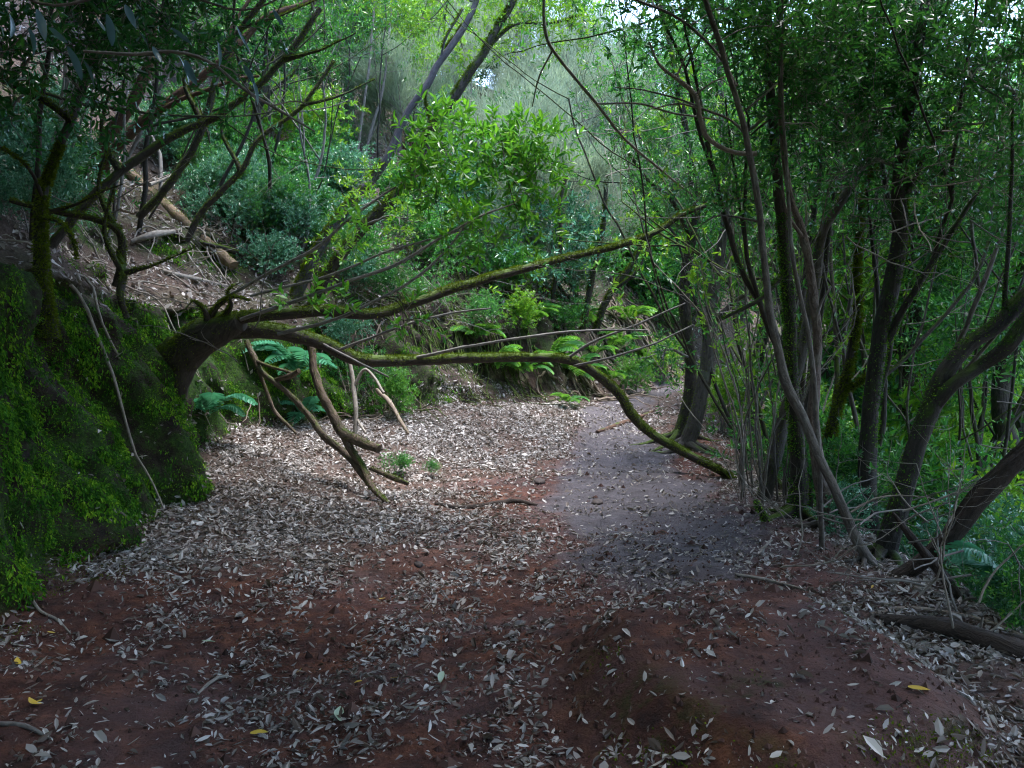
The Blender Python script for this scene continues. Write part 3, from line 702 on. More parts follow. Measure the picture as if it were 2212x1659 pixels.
# right side of the path
tree('pale_tree', 'slender pale-barked tree leaning left at the right edge of the path',
     [(1912, 1275, 5.15, 28), (1885, 1225, 5.2, 23), (1850, 1165, 5.25, 21), (1805, 1060, 5.3, 18), (1770, 985, 5.35, 19), (1735, 905, 5.4, 19), (1702, 835, 5.45, 20), (1682, 760, 5.5, 16), (1665, 690, 5.5, 15), (1655, 600, 5.5, 14), (1643, 480, 5.5, 13), (1628, 380, 5.5, 13), (1612, 290, 5.5, 12), (1592, 210, 5.5, 11), (1560, 110, 5.5, 11), (1530, 20, 5.5, 10), (1490, -100, 5.5, 9)],
     limbs=[[(1612, 292, 5.5, 7), (1580, 262, 5.6, 5), (1530, 240, 5.7, 5), (1470, 215, 5.8, 4), (1390, 195, 5.9, 3), (1330, 190, 6.0, 2)],
            [(1590, 185, 5.5, 7), (1560, 130, 5.6, 5.6), (1515, 80, 5.7, 5.6), (1450, 30, 5.8, 5.6), (1360, -5, 5.9, 5)],
            [(1640, 478, 5.5, 6), (1590, 470, 5.7, 4), (1540, 470, 5.9, 3), (1500, 500, 6.0, 2)],
            [(1612, 240, 5.5, 3), (1640, 215, 5.4, 2.4), (1680, 180, 5.3, 1.6)]],
     blobs=[(1480, -20, 6.2, (.5, .4, .3), 36), (1600, 20, 6.3, (.4, .4, .3), 36), (1700, 60, 5.8, (.45, .4, .3), 46), (1400, 60, 7.0, (.4, .4, .3), 26), (1340, -40, 7, (.5, .4, .25), 30), (1560, 390, 6.6, (.35, .3, .16), 30)],
     mat='pale', leaf='laurel', flare=True, seed=81, rough=.12, freq=5, L=.085)
tree('slender_sapling', 'thin straight grey sapling in front of the moss-footed tree at the path edge',
     [(1778, 1225, 5.5, 13), (1774, 1120, 5.5, 10), (1768, 1000, 5.5, 10), (1764, 900, 5.5, 9.5), (1757, 800, 5.5, 10), (1745, 720, 5.55, 9), (1728, 640, 5.6, 9), (1715, 560, 5.6, 8), (1706, 450, 5.65, 7), (1698, 340, 5.7, 6), (1690, 180, 5.7, 5), (1690, -50, 5.7, 4)],
     mat='pale', flare=True, seed=91, rough=.1, cat='sapling', blobs=[(1720, 120, 6.0, (.4, .3, .35), 46), (1770, 280, 6.2, (.4, .3, .3), 36), (1720, -20, 5.9, (.5, .4, .25), 46)], leaf='dark')
tree('peeling_tree', 'tree with peeling brown and grey bark standing behind the thin straight stem',
     [(1770, 1010, 6.1, 26), (1758, 905, 6.1, 23), (1760, 840, 6.1, 20), (1765, 750, 6.1, 17), (1758, 650, 6.1, 17), (1745, 560, 6.1, 16), (1728, 490, 6.1, 15), (1705, 420, 6.1, 12), (1690, 300, 6.1, 11), (1685, 100, 6.1, 10), (1690, -80, 6.1, 9)],
     limbs=[[(1762, 690, 6.1, 5), (1775, 650, 6.0, 3.5), (1795, 620, 6.0, 2)], [(1738, 520, 6.1, 8), (1700, 460, 6.0, 6), (1690, 400, 6.0, 5)]],
     mat='peel', flare=True, seed=101, rough=.28, freq=14, blobs=[(1800, 80, 6.5, (.5, .4, .4), 60), (1830, 250, 6.6, (.4, .4, .3), 44)], leaf='dark')
tree('mossfoot_tree', 'dark tree with a broad mossy foot at the right edge of the path',
     [(1712, 1190, 6.6, 72), (1722, 1130, 6.6, 48), (1728, 1060, 6.6, 36), (1722, 950, 6.6, 28), (1712, 850, 6.6, 26), (1706, 700, 6.6, 24), (1695, 560, 6.6, 22), (1680, 400, 6.6, 20), (1668, 250, 6.6, 18), (1660, 100, 6.6, 17), (1655, -60, 6.6, 15)],
     limbs=[[(1690, 1160, 6.5, 22), (1655, 1120, 6.3, 16), (1632, 1080, 6.3, 10)], [(1745, 1160, 6.5, 24), (1770, 1200, 6.2, 18), (1790, 1240, 6.0, 12)],
            [(1700, 580, 6.6, 12), (1650, 640, 6.5, 9), (1600, 670, 6.5, 8), (1560, 690, 6.5, 6)]],
     mat='mossbark', leaf='dark', moss=900, flare=True, seed=111, rough=.2, mossalong=(0, .6), updir=(-1, -.6, .5), mossmat='moss',
     blobs=[(1760, 180, 7.0, (.6, .5, .4), 70), (1640, 60, 7.2, (.6, .5, .4), 60), (1850, 40, 6.8, (.5, .5, .4), 60), (1600, 300, 7.5, (.4, .4, .3), 30)])
tree('dark_tree', 'thick dark tree standing upright behind the path edge on the right',
     [(1885, 1240, 6.6, 40), (1878, 1120, 6.6, 36), (1872, 1000, 6.6, 34), (1880, 880, 6.6, 32), (1893, 780, 6.6, 31), (1908, 690, 6.6, 31), (1930, 600, 6.6, 31), (1945, 500, 6.6, 30), (1940, 400, 6.6, 27), (1950, 300, 6.6, 24), (1975, 180, 6.6, 20), (1990, 60, 6.6, 17), (2010, -80, 6.6, 14)],
     limbs=[[(1915, 740, 6.6, 16), (1945, 680, 6.5, 14), (1980, 620, 6.4, 13), (2020, 560, 6.4, 11), (2070, 480, 6.4, 9), (2120, 400, 6.4, 7)],
            [(1945, 440, 6.6, 15), (2000, 330, 6.5, 12), (2060, 250, 6.5, 9), (2110, 130, 6.5, 7)]],
     mat='darkbark', leaf='dark', moss=500, flare=True, seed=121, rough=.14, mossalong=(.2, .7), updir=(.8, -.5, .6), mossmat='moss',
     blobs=[(1900, 90, 6.8, (.6, .5, .4), 80), (2040, 160, 6.6, (.6, .5, .4), 80), (2150, 260, 6.4, (.5, .5, .4), 70), (1880, 240, 7, (.4, .4, .35), 40), (2060, 380, 6.8, (.5, .4, .3), 50), (2180, 420, 6.6, (.35, .4, .3), 36), (2000, 10, 6.4, (.5, .5, .3), 60), (1830, 400, 7.3, (.4, .4, .25), 30)])
tree('mossy_tree', 'yellow-green mossy trunk leaning right between the peeling tree and the thick dark tree',
     [(1778, 1050, 7.6, 30), (1788, 960, 7.6, 24), (1805, 885, 7.6, 20), (1825, 820, 7.6, 17), (1842, 740, 7.6, 15), (1852, 660, 7.6, 13), (1850, 560, 7.6, 11), (1860, 440, 7.6, 10), (1900, 320, 7.6, 9), (1950, 200, 7.6, 7)],
     limbs=[[(1835, 840, 7.6, 11), (1870, 815, 7.5, 10), (1910, 805, 7.3, 7)]], mat='mossbark', leaf='laurel', moss=1500, flare=True, seed=131, mossmat='mossy', mossL=.04, updir=(.2, -1, .5),
     blobs=[(1880, 480, 7.8, (.4, .4, .3), 30), (1800, 330, 7.8, (.45, .4, .3), 36)])
tree('dark_tree', 'dark tree leaning steeply right from behind the peeling tree towards the upper right',
     [(1740, 720, 7.4, 22), (1770, 540, 7.4, 20), (1790, 480, 7.4, 18), (1830, 415, 7.4, 17), (1860, 360, 7.4, 15), (1900, 290, 7.4, 14), (1925, 250, 7.4, 12), (1960, 140, 7.4, 10), (1985, 20, 7.4, 9)],
     mat='bark', leaf='dark', moss=300, seed=141, blobs=[(1990, 60, 7.6, (.6, .5, .4), 60), (1930, 170, 7.8, (.4, .4, .3), 30)])
tree('curved_tree', 'heavy dark tree curving up to the right edge in two mossy limbs',
     [(1905, 1230, 5.4, 46), (1935, 1120, 5.4, 42), (1965, 1020, 5.4, 38), (1990, 940, 5.4, 37), (2015, 870, 5.4, 38), (2045, 800, 5.4, 34), (2090, 745, 5.4, 30), (2150, 705, 5.4, 31), (2200, 655, 5.4, 34), (2260, 590, 5.4, 34), (2330, 480, 5.4, 30)],
     limbs=[[(2015, 880, 5.4, 30), (2060, 830, 5.3, 26), (2120, 790, 5.3, 26), (2180, 745, 5.2, 30), (2250, 650, 5.2, 32), (2330, 520, 5.2, 28)],
            [(2170, 700, 5.4, 12), (2172, 620, 5.4, 9), (2180, 500, 5.4, 8), (2185, 380, 5.4, 7), (2190, 200, 5.4, 5)]],
     mat='darkbark', leaf='dark', moss=700, flare=True, seed=151, updir=(-.5, -.3, 1), mossmat='moss', rough=.12, mossL=.02,
     blobs=[(2180, 120, 5.2, (.4, .4, .35), 50), (2150, 330, 5.6, (.4, .4, .3), 36)])
tree('leaning_tree', 'dark rough trunk slanting up to the right in the lower right corner',
     [(1905, 1275, 4.9, 34), (1990, 1215, 4.9, 33), (2060, 1150, 4.9, 34), (2110, 1085, 4.9, 34), (2160, 1030, 4.9, 36), (2230, 960, 4.9, 38), (2350, 830, 4.9, 36), (2500, 640, 4.9, 30)],
     limbs=[[(2040, 1170, 4.9, 12), (2080, 1090, 4.85, 9), (2130, 1030, 4.8, 8), (2220, 960, 4.8, 8)]], mat='rot', seed=161, rough=.22)
tree('broken_stump', 'broken brown branch stub leaning left in the lower right corner', [(2075, 1300, 4.6, 20), (2040, 1250, 4.6, 19), (2000, 1200, 4.6, 17), (1960, 1150, 4.6, 14), (1928, 1108, 4.6, 5)], mat='rot', seed=162, rough=.4, cat='dead branch')
# trees further along on the right of the path
tree('path_tree', 'mossy-barked upright tree right of the path bend, left of two',
     [(1470, 960, 10.6, 36), (1490, 860, 10.6, 26), (1492, 780, 10.6, 22), (1482, 700, 10.6, 21), (1478, 620, 10.6, 21), (1490, 540, 10.6, 20), (1500, 460, 10.6, 17), (1490, 340, 10.6, 14), (1470, 220, 10.6, 12), (1440, 60, 10.6, 9), (1400, -80, 10.6, 7)],
     limbs=[[(1495, 520, 10.6, 9), (1450, 430, 10.4, 8), (1400, 390, 10.2, 7), (1360, 330, 10.1, 6), (1340, 280, 10, 4)], [(1490, 500, 10.6, 8), (1540, 400, 10.5, 6), (1570, 300, 10.5, 4)]],
     mat='mossbark', leaf='laurel', moss=500, flare=True, seed=171, updir=(-1, -.4, .3),
     blobs=[(1440, 330, 10.4, (.7, .6, .45), 70), (1340, 250, 10.6, (.6, .5, .4), 50), (1500, 200, 10.8, (.7, .6, .5), 80), (1400, 120, 11, (.7, .6, .4), 50), (1480, 400, 9.8, (.6, .5, .22), 66), (1430, 770, 9.6, (.35, .3, .3), 26), (1570, 130, 10.4, (.6, .5, .4), 50)])
tree('path_tree', 'greyish upright tree with a bent foot right of the path bend, right of two',
     [(1480, 965, 10.0, 34), (1500, 910, 10.0, 30), (1518, 840, 10.0, 27), (1530, 760, 10.0, 25), (1535, 680, 10.0, 23), (1545, 600, 10.0, 22), (1560, 520, 10.0, 18), (1570, 420, 10.0, 15), (1560, 260, 10.0, 12), (1550, 60, 10, 9)],
     limbs=[[(1540, 700, 10.0, 12), (1590, 650, 9.8, 10), (1640, 620, 9.6, 9), (1690, 590, 9.5, 7)], [(1562, 500, 10, 8), (1610, 420, 9.8, 6), (1650, 350, 9.7, 4)]],
     mat='bark', leaf='laurel', moss=300, flare=True, seed=181, updir=(-1, -.4, .3), blobs=[(1600, 330, 9.8, (.5, .5, .4), 50), (1550, 200, 10.2, (.5, .5, .4), 40), (1660, 480, 9.6, (.4, .4, .3), 30)])
tree('far_mossy_tree', 'slim mossy trunk on the far bank above the ferns, left of two',
     [(1258, 720, 14.6, 13), (1270, 650, 14.6, 12), (1285, 570, 14.6, 11), (1305, 480, 14.6, 9), (1310, 400, 14.6, 8), (1330, 300, 14.6, 6)], mat='mossbark', auto=True, moss=700, seed=191, leaf='laurel', mossL=.04,
     blobs=[(1310, 330, 14.8, (.4, .4, .3), 16), (1250, 480, 15, (.6, .5, .4), 40)])
tree('far_mossy_tree', 'slim forked mossy trunk leaning right on the far bank above the ferns',
     [(1283, 730, 14.3, 14), (1305, 660, 14.3, 13), (1335, 610, 14.3, 11), (1365, 570, 14.3, 9), (1400, 500, 14.3, 6)],
     limbs=[[(1325, 625, 14.3, 8), (1360, 600, 14.2, 7), (1390, 560, 14.2, 6), (1410, 500, 14.1, 4)]], mat='mossbark', auto=True, moss=700, seed=192, leaf='laurel', mossL=.04, blobs=[(1390, 440, 14.4, (.6, .5, .3), 40)])
tree('far_mossy_tree', 'short crooked mossy stem on the far bank below the bright green sprig',
     [(1190, 690, 13.6, 9), (1200, 600, 13.6, 8), (1212, 520, 13.6, 8), (1208, 450, 13.6, 7), (1225, 380, 13.6, 5)], mat='mossbark', auto=True, moss=500, seed=193, leaf='teal', mossL=.035, blobs=[(1240, 560, 14, (.5, .4, .3), 36), (1170, 600, 13.8, (.4, .3, .25), 26)])

# ------------------------------------------------------------------ moss on the bank walls
rng = np.random.default_rng(77)
wmoss = Zmoss * (.16 + sm(.42, .56, fbm(Q * np.array([3.6, 3.6, 1.8]), 4, 71))) * inview * sm(13.5, 11.5, YY) * steep.ravel()
mb = MB(); n = 165000
p, nn = scatter(wmoss, n, rng)
cl = fbm(p * 7, 3, 88)
d = nn * .7 + rng.normal(size=(n, 3)) * .5 - UP * (.45 + .8 * sm(.45, .65, cl))[:, None]
lift = (.075 * sm(.46, .68, cl) * rng.uniform(0, 1, n))[:, None]
leaves(mb, p + nn * (lift - .004), d, nn + rng.normal(size=(n, 3)) * .6, (.015 + .016 * sm(.45, .7, cl)) * rng.uniform(.5, 1.5, n), .42, .1, .35, True)
tag(mb.obj('moss_carpet', M['moss']), 'bright green moss hanging over the steep earth bank left of the path', 'moss', kind='stuff')
wsoil = (sm(.3, 0, np.abs(SL + .12)) * .7 + Zslab * 1.2) * inview * sm(10, 8, YY) * sm(.45, .6, wob2)
mb = MB(); n = 9000; p, nn = scatter(wsoil, n, rng); d = nn + rng.normal(size=(n, 3)) * .7
leaves(mb, p - nn * .003, d, rng.normal(size=(n, 3)), .014 * rng.uniform(.4, 1.3, n), .5, .1, .3, True)
tag(mb.obj('moss_patches', M['mossy']), 'low dark moss patches on the red slab and at the foot of the bank', 'moss', kind='stuff')

# ------------------------------------------------------------------ ferns
def frond_mesh(seed, mat, L=.6):
    r2 = np.random.default_rng(seed); mb = MB(); n = 22
    t = np.linspace(0, 1, n); arch = r2.uniform(.35, .55)
    P = np.stack([t * L * .92, np.sin(t * 2 + seed) * .02, L * (arch * np.sin(t * 2.3) * .8 - .12 * t * t)], 1)
    tube(mb, P, np.linspace(.003, .001, n), 3, cap=False)
    pos, dd, ln = [], [], []
    T = nrm(np.gradient(P, axis=0))
    for i in range(3, n):
        w = L * .26 * math.sin(math.pi * min(1, (1 - t[i]) * .92 + .08)) ** .8 * (1 if t[i] > .3 else .5 + t[i] * 1.6)
        for s in (-1, 1):
            pos.append(P[i]); dd.append(np.array([0, s, -.1]) + T[i] * .45 + r2.normal(size=3) * .06); ln.append(max(w, .015))
    pos = np.array(pos); dd = np.array(dd); ln = np.array(ln)
    nn = np.tile(UP, (len(pos), 1)) + np.repeat(T[3:], 2, 0) * -.4 + r2.normal(size=(len(pos), 3)) * .12
    leaves(mb, pos, dd, nn, ln, .055 * L / .6 / np.maximum(ln, .03), .1, .2, False)
    return mb.mesh('frond', M[mat])
FRONDS = {m: [frond_mesh(k * 3 + 1, m) for k in range(4)] for m in ('fern', 'fern_teal')}
def fern(label, p, size, n, mat, seed, lean=(0, 0), spread=6.28, face=0, group=None):
    r2 = np.random.default_rng(seed); T = thing('fern', label, 'fern', p, group)
    for i in range(n):
        o = bpy.data.objects.new('frond', FRONDS[mat][r2.integers(0, 4)]); COL.objects.link(o); o.parent = T
        s = size / .6 * r2.uniform(.7, 1.15); o.scale = (s, s * r2.uniform(.9, 1.2), s)
        o.rotation_euler = (r2.normal() * .18, r2.uniform(-.5, .25), face + spread * (i / n - .5) + r2.normal() * .2)
    return T
def gp(px, py):
    h = hit(px, py); h[2] = gz(h[0], h[1]); return h
fern('blue-green fern hanging from the moss wall behind the broken branches', gp(640, 830) + np.array([.1, -.25, .1]), .7, 8, 'fern_teal', 1, spread=3.4, face=-1.2)
fern('blue-green fern low at the foot of the second moss face', gp(465, 915) + np.array([.0, -.2, .1]), .6, 7, 'fern_teal', 2, spread=3.0, face=-1.0)
fern('small blue-green fern beside the foot of the broken branches', gp(660, 915) + np.array([0, -.1, .05]), .5, 6, 'fern_teal', 3, spread=3.4, face=-1.2)
for i, (x, y, s, lb) in enumerate([
        (1075, 800, .75, 'bright green fern at the left end of the far bank ferns'), (1130, 815, .8, 'bright green fern drooping low over the far end of the path'),
        (1190, 790, .85, 'large bright green fern under the horizontal limb'), (1245, 820, .8, 'bright green fern with long fronds touching the path verge'),
        (1285, 775, .75, 'bright green fern behind the bend of the arching limb'), (1230, 880, .38, 'low bright green fern right at the path edge below the far bank'),
        (1340, 760, .8, 'bright green fern on the far bank beneath the root tangle'), (1360, 700, .8, 'bright green fern on the far bank right of the forked mossy trunk'),
        (1400, 790, .8, 'bright green fern filling the verge just left of the path bend'), (1150, 700, .7, 'fern in shade on the far bank above the limb'),
        (1260, 700, .7, 'fern between the feet of the two slim mossy trunks'), (1320, 830, .6, 'fern low on the verge behind the bent limb'),
        (1030, 740, .6, 'small fern on the bare earth of the far bank')]):
    fern(lb, gp(x, y) + UP * .06, s * .8, 9, 'fern', 20 + i, spread=4.4, face=-1.3)
fern('pale blue-green fern in the undergrowth at the right edge of the picture', np.array([3.05, 4.75, gz(3.05, 4.75) + .25]), .5, 7, 'fern_teal', 50)
fern('small green fern in the undergrowth beyond the curved dark tree', np.array([4.6, 6.6, gz(4.6, 6.6) + .3]), .6, 8, 'fern', 51)

# ------------------------------------------------------------------ shrubs
def shrub_proto(seed, L, n, h=1.1, w=.6, k=8):
    r2 = np.random.default_rng(seed); stems = []
    for j in range(5):
        fork(stems, (r2.normal() * .06, r2.normal() * .06, -.05), (r2.normal() * .28, r2.normal() * .28, 1), h * .5, .011, 2, r2, .5, .16, 3, .5, .12)
    wd = MB()
    for P, R in stems: tube(wd, P, R, 4, cap=False)
    tips = np.array([P[-1] for P, R in stems if R[0] < .009]); nt_ = len(tips)
    A = tips[r2.integers(0, nt_, n)] + r2.normal(size=(n, 3)) * np.array([w * .22, w * .22, .13])
    A[:, 2] = np.maximum(A[:, 2], .05)
    lf = MB(); D = nrm(A - np.array([0, 0, h * .3])) + r2.normal(size=(n, 3)) * .4 + UP * .2
    sprays(lf, A, D, k, .13, L, r2, .3, .6)
    return wd.mesh('stems', M['twig']), lf.mesh('leaves', M['laurel'])
SHRUB = [shrub_proto(300 + k, L, n) for k, (L, n) in enumerate([(.075, 440), (.068, 500), (.082, 400), (.06, 560), (.088, 360)])]
def shrub(label, p, size, leaf, k, group=None, rz=None, name='shrub', tall=1.0):
    T = thing(name, label, 'shrub', p, group)
    sm_, lm_ = SHRUB[k % len(SHRUB)]
    for nm, me in (('stems', sm_), ('foliage', lm_)):
        o = bpy.data.objects.new(nm, me); COL.objects.link(o); o.parent = T; o['kind'] = 'stuff'
        if nm == 'foliage': o.material_slots[0].link = 'OBJECT'; o.material_slots[0].material = M[leaf]
    T.scale = (size, size, size * tall); T.rotation_euler = (0, 0, rz if rz is not None else (k * 1.7 + p[0]) % 6.28)
    return T
for i, (x, y, s, lf, lb) in enumerate([
        (470, 470, .75, 'teal', 'grey-green glossy shrub on the left slope above the bare log'), (560, 520, .8, 'teal', 'grey-green glossy shrub to the right of the bare log'),
        (600, 440, .85, 'laurel', 'glossy green shrub on the slope in front of the upright mossy tree'), (690, 440, .8, 'laurel', 'glossy green shrub left of the foot of the leaning pair'),
        (520, 390, .9, 'laurel', 'glossy green shrub at the foot of the upright mossy tree'), (640, 350, 1.3, 'young', 'bright green shrub high on the slope right of the upright mossy tree'),
        (430, 390, .7, 'teal', 'grey-green shrub behind the upper end of the bare log'), (350, 330, .8, 'laurel', 'green shrub between the twin-stemmed tree and the upright mossy tree'),
        (620, 560, .8, 'teal', 'small grey-green shrub close above the arching tree'), (700, 370, .9, 'laurel', 'green shrub left of the pair of pale saplings'),
        (760, 770, .55, 'teal', 'small dark glossy plant hanging behind the broken branches'), (780, 870, .6, 'laurel', 'low leafy plant at the base of the alcove bank'),
        (860, 1030, .22, 'laurel', 'small green seedling lying by the tip of the broken branches'), (930, 1030, .16, 'laurel', 'tiny green seedling in the leaf litter of the path'),
        (850, 900, .55, 'fern', 'feathery green plant hanging from the second moss face'),
        (880, 560, .9, 'laurel', 'green shrub in shade on the bank behind the long thin twigs'), (960, 600, .8, 'laurel', 'green shrub beneath the bright sprig on the far bank'),
        (1010, 560, .9, 'teal', 'blue-green shrub beneath the bright sprig on the far bank'), (1100, 560, 1.0, 'teal', 'blue-green shrub left of the crooked mossy stem'),
        (1180, 500, 1.1, 'teal', 'blue-green shrub behind the crooked mossy stem'), (1240, 470, 1.1, 'teal', 'blue-green shrub behind the slim mossy trunk above the ferns'),
        (1340, 520, 1.1, 'teal', 'pale blue-green shrub right of the slim mossy trunk'), (1080, 640, .8, 'laurel', 'green shrub above the upper limb of the arching tree'),
        (1130, 660, .8, 'young', 'bright green shrub touching the upper limb of the arching tree'),         (800, 600, .7, 'laurel', 'green shrub behind the foot of the leaning pair'), (840, 660, .6, 'dark', 'dark low shrub on the shaded bank left of centre'), (930, 680, .6, 'laurel', 'low shrub on the shaded bank above the lower limb'), (760, 640, .55, 'teal', 'small blue-green shrub right of the leaning pair'), (900, 500, 1.0, 'dark', 'dark shrub right behind the leaning pair'), (840, 480, .9, 'laurel', 'green shrub against the foot of the leaning pair'), (1000, 450, 1.1, 'laurel', 'green shrub behind the bright sprig'),
        (500, 520, .7, 'teal', 'grey-green shrub touching the lower end of the bare log'), (640, 500, .75, 'teal', 'grey-green shrub left of the leaning pair on the slope'), (540, 460, .8, 'teal', 'grey-green shrub midway on the left slope'), (660, 400, .9, 'laurel', 'green shrub below the pale saplings'), (450, 330, 1.0, 'laurel', 'green shrub near the top of the left slope'), (580, 600, .5, 'teal', 'little grey-green plant directly above the arching tree'), (590, 330, 1.1, 'young', 'bright shrub behind the upright mossy tree'),
        (1050, 730, .6, 'laurel', 'low green shrub between the two long limbs'),
        (1120, 720, .6, 'young', 'low bright shrub between the two long limbs'), (1220, 740, .7, 'laurel', 'green shrub at the foot of the slim mossy trunk'),
        (1410, 640, 1.0, 'young', 'bright green shrub beside the left path-bend tree'), (1420, 730, .9, 'laurel', 'green shrub at the foot of the left path-bend tree'),
        (1440, 820, .7, 'young', 'bright leafy shrub at the right verge of the path bend'), (1370, 850, .6, 'fern', 'light green shrub in the verge of the path bend')]):
    shrub(lb, gp(x, y), s, lf, i)
# the slope falling away on the right
RS = [(3.2, 8.4, 1.0, 'laurel', 'green shrub between the thin saplings and the mossfoot tree'), (3.5, 9.6, 1.1, 'young', 'bright green shrub behind the thin saplings'),
      (4.2, 8.0, 1.2, 'laurel', 'green shrub behind the thick dark tree'), (5.0, 8.6, 1.5, 'young', 'bright green shrub right of the thick dark tree'),
      (5.4, 7.6, 1.4, 'young', 'bright green shrub above the curved dark tree'), (4.6, 6.4, 1.1, 'laurel', 'green shrub within the fork of the curved dark tree'),
      (5.2, 6.9, 1.3, 'laurel', 'green shrub behind the fork of the curved dark tree'), (3.9, 5.5, .9, 'laurel', 'green shrub beneath the curved dark tree'),
      (3.5, 4.9, .75, 'teal', 'blue-green shrub beneath the slanting dark trunk'), (3.9, 6.3, .9, 'teal', 'blue-green shrub under the fork of the curved dark tree'),
      (4.3, 5.9, 1.1, 'laurel', 'green shrub low at the right edge under the curved limbs'), (3.1, 4.3, .6, 'laurel', 'green shrub in the lower right corner below the slanting trunk'),
      (3.0, 6.9, .7, 'laurel', 'green shrub right behind the mossfoot tree'), (6.4, 10.5, 1.7, 'young', 'tall bright shrub far down the right slope'),
      (4.4, 11.0, 1.4, 'laurel', 'tall green shrub behind the saplings down the slope'), (7.0, 9.0, 1.6, 'laurel', 'tall green shrub at the right edge down the slope'),
      (2.75, 7.6, .45, 'laurel', 'low leafy seedling among the thin saplings'), (2.55, 6.0, .35, 'teal', 'small blue-green seedling at the mossy foot'),
      (3.2, 11.8, .9, 'young', 'bright shrub behind the greyish path-bend tree')]
for i, (x, y, s, lf, lb) in enumerate(RS): shrub(lb, np.array([x, y, gz(x, y)]), s, lf, i + 2)
rng = np.random.default_rng(99)
cnt = 0
while cnt < 120:
    d_ = rng.uniform(10, 34) ; x_ = rng.uniform(-.72, .62) * d_
    s_ = left_s(np.array([x_]), np.array([d_]))[0]
    if s_ < 1.0 or (d_ < 17 and x_ < -.12 * d_): continue
    sz = rng.uniform(1.1, 2.0)
    shrub('broad-leaved shrub among many covering the hillside behind the path', np.array([x_, d_, gz(x_, d_)]), sz, ['laurel', 'laurel', 'teal', 'laurel', 'dark', 'teal', 'young'][rng.integers(0, 7)], cnt, 'shrubs covering the hillside'); cnt += 1
cnt = 0
while cnt < 60:
    d_ = rng.uniform(9, 32) ; x_ = rng.uniform(.2, .85) * d_
    s_ = right_s(np.array([x_]), np.array([d_]))[0]
    if s_ < 1.6: continue
    shrub('broad-leaved shrub among many down the slope right of the path', np.array([x_, d_, gz(x_, d_)]), rng.uniform(1.3, 2.4), ['laurel', 'young', 'teal', 'laurel', 'young'][rng.integers(0, 5)], cnt, 'shrubs down the right slope'); cnt += 1

cnt = 0
while cnt < 42:
    pq = rng.uniform(0, 760), rng.uniform(290, 610); h = hit(*pq)
    if abs(pq[1] - (372 + (pq[0] - 262) * .905) - 10) < 95 and 150 < pq[0] < 580: continue
    if left_s(h[:1], h[1:2])[0] < 1.2 or (h[1] < 11 and rng.uniform() < .5): continue
    shrub('glossy-leaved shrub among many on the shaded left slope', h, rng.uniform(.4, .95), ['teal', 'laurel', 'teal', 'laurel', 'dark'][cnt % 5], cnt, 'shrubs on the left slope'); cnt += 1

# ------------------------------------------------------------------ trees further off
def far_tree_proto(seed, H=7.0, R=2.0, n=3000, leaf='laurel', lean=.5):
    r2 = np.random.default_rng(seed); T = thing('laurel_tree', '', 'tree', (0, 0, 0))
    q = [np.array([0, 0, -.3, .16])]
    for i in range(1, 6): q.append(np.array([lean * (i / 5) ** 1.5 + r2.normal() * .12, r2.normal() * .15, H * .17 * i, .15 * (1 - i * .12)]))
    p, r = wood(T, 'trunk', np.array(q), 'mossbark' if seed % 2 else 'bark', (0, 0, 0), .15, 8, .15, seed)
    bl = []
    for j in range(9):
        a = r2.uniform(0, 6.28); rr = R * r2.uniform(.15, .85)
        bl.append((np.array([lean + math.cos(a) * rr, math.sin(a) * rr, H * r2.uniform(.42, 1.0)]), (R * .42, R * .42, R * .28), n // 9))
    anc = []; cm = crown_mesh(bl, r2, k=7, twig=.24, L=.095, anchors=anc)
    limbs_to(T, p, r, anc, r2, (0, 0, 0), 'bark', .05, 8)
    tag(cm.obj('crown', M[leaf], T, (0, 0, 0)), kind='stuff')
    return T
def heath_proto(seed, H=5.0, n=24000):
    r2 = np.random.default_rng(seed); T = thing('heath_tree', '', 'tree', (0, 0, 0)); br = []
    for j in range(3): fork(br, (r2.normal() * .1, r2.normal() * .1, -.3), (r2.normal() * .35, r2.normal() * .35, 1), H * .42, .06, 4, r2, .45, .12, 3, .42, .25, .6)
    for j, (P, R) in enumerate(br[:1]): pass
    big = MB(); small = MB()
    for P, R in br: tube(big if R[0] > .03 else small, P, R, 6 if R[0] > .03 else 4, cap=False)
    big.obj('trunk', M['brown'], T, (0, 0, 0)); tag(small.obj('branches', M['twig'], T, (0, 0, 0)), kind='stuff')
    tips = [(P, R) for P, R in br if R[0] < .036]
    lf = MB(); idx = r2.integers(0, len(tips), n); t = r2.uniform(.2, 1.0, n)
    A = np.array([tips[i][0][min(len(tips[i][0]) - 1, int(tt * len(tips[i][0])))] for i, tt in zip(idx, t)]); B = np.array([nrm(tips[i][0][-1] - tips[i][0][0]) for i in idx])
    A = A + r2.normal(size=(n, 3)) * .14
    d = B * .8 + r2.normal(size=(n, 3)) * .35 + UP * .35
    leaves(lf, A, d, r2.normal(size=(n, 3)), .2 * r2.uniform(.5, 1.3, n), .075, .0, .1, True)
    tag(lf.obj('crown', M['heath'], T, (0, 0, 0)), kind='stuff')
    return T
FT = [far_tree_proto(501), far_tree_proto(502, 6.0, 1.9, 2700, 'young', -.6), far_tree_proto(503, 8.0, 2.3, 3400, 'laurel', 1.0)]
HT = [heath_proto(601), heath_proto(602, 4.4)]
used = set()
def plant(protos, k, x, y, s, rz, label, group, tilt=0):
    o = protos[k]
    if id(o) in used: o = copy_tree(o)
    else: used.add(id(o))
    o.location = (x, y, gz(x, y)); o.scale = (s, s, s); o.rotation_euler = (0, tilt, rz)
    tag(o, label, 'tree', group); return o
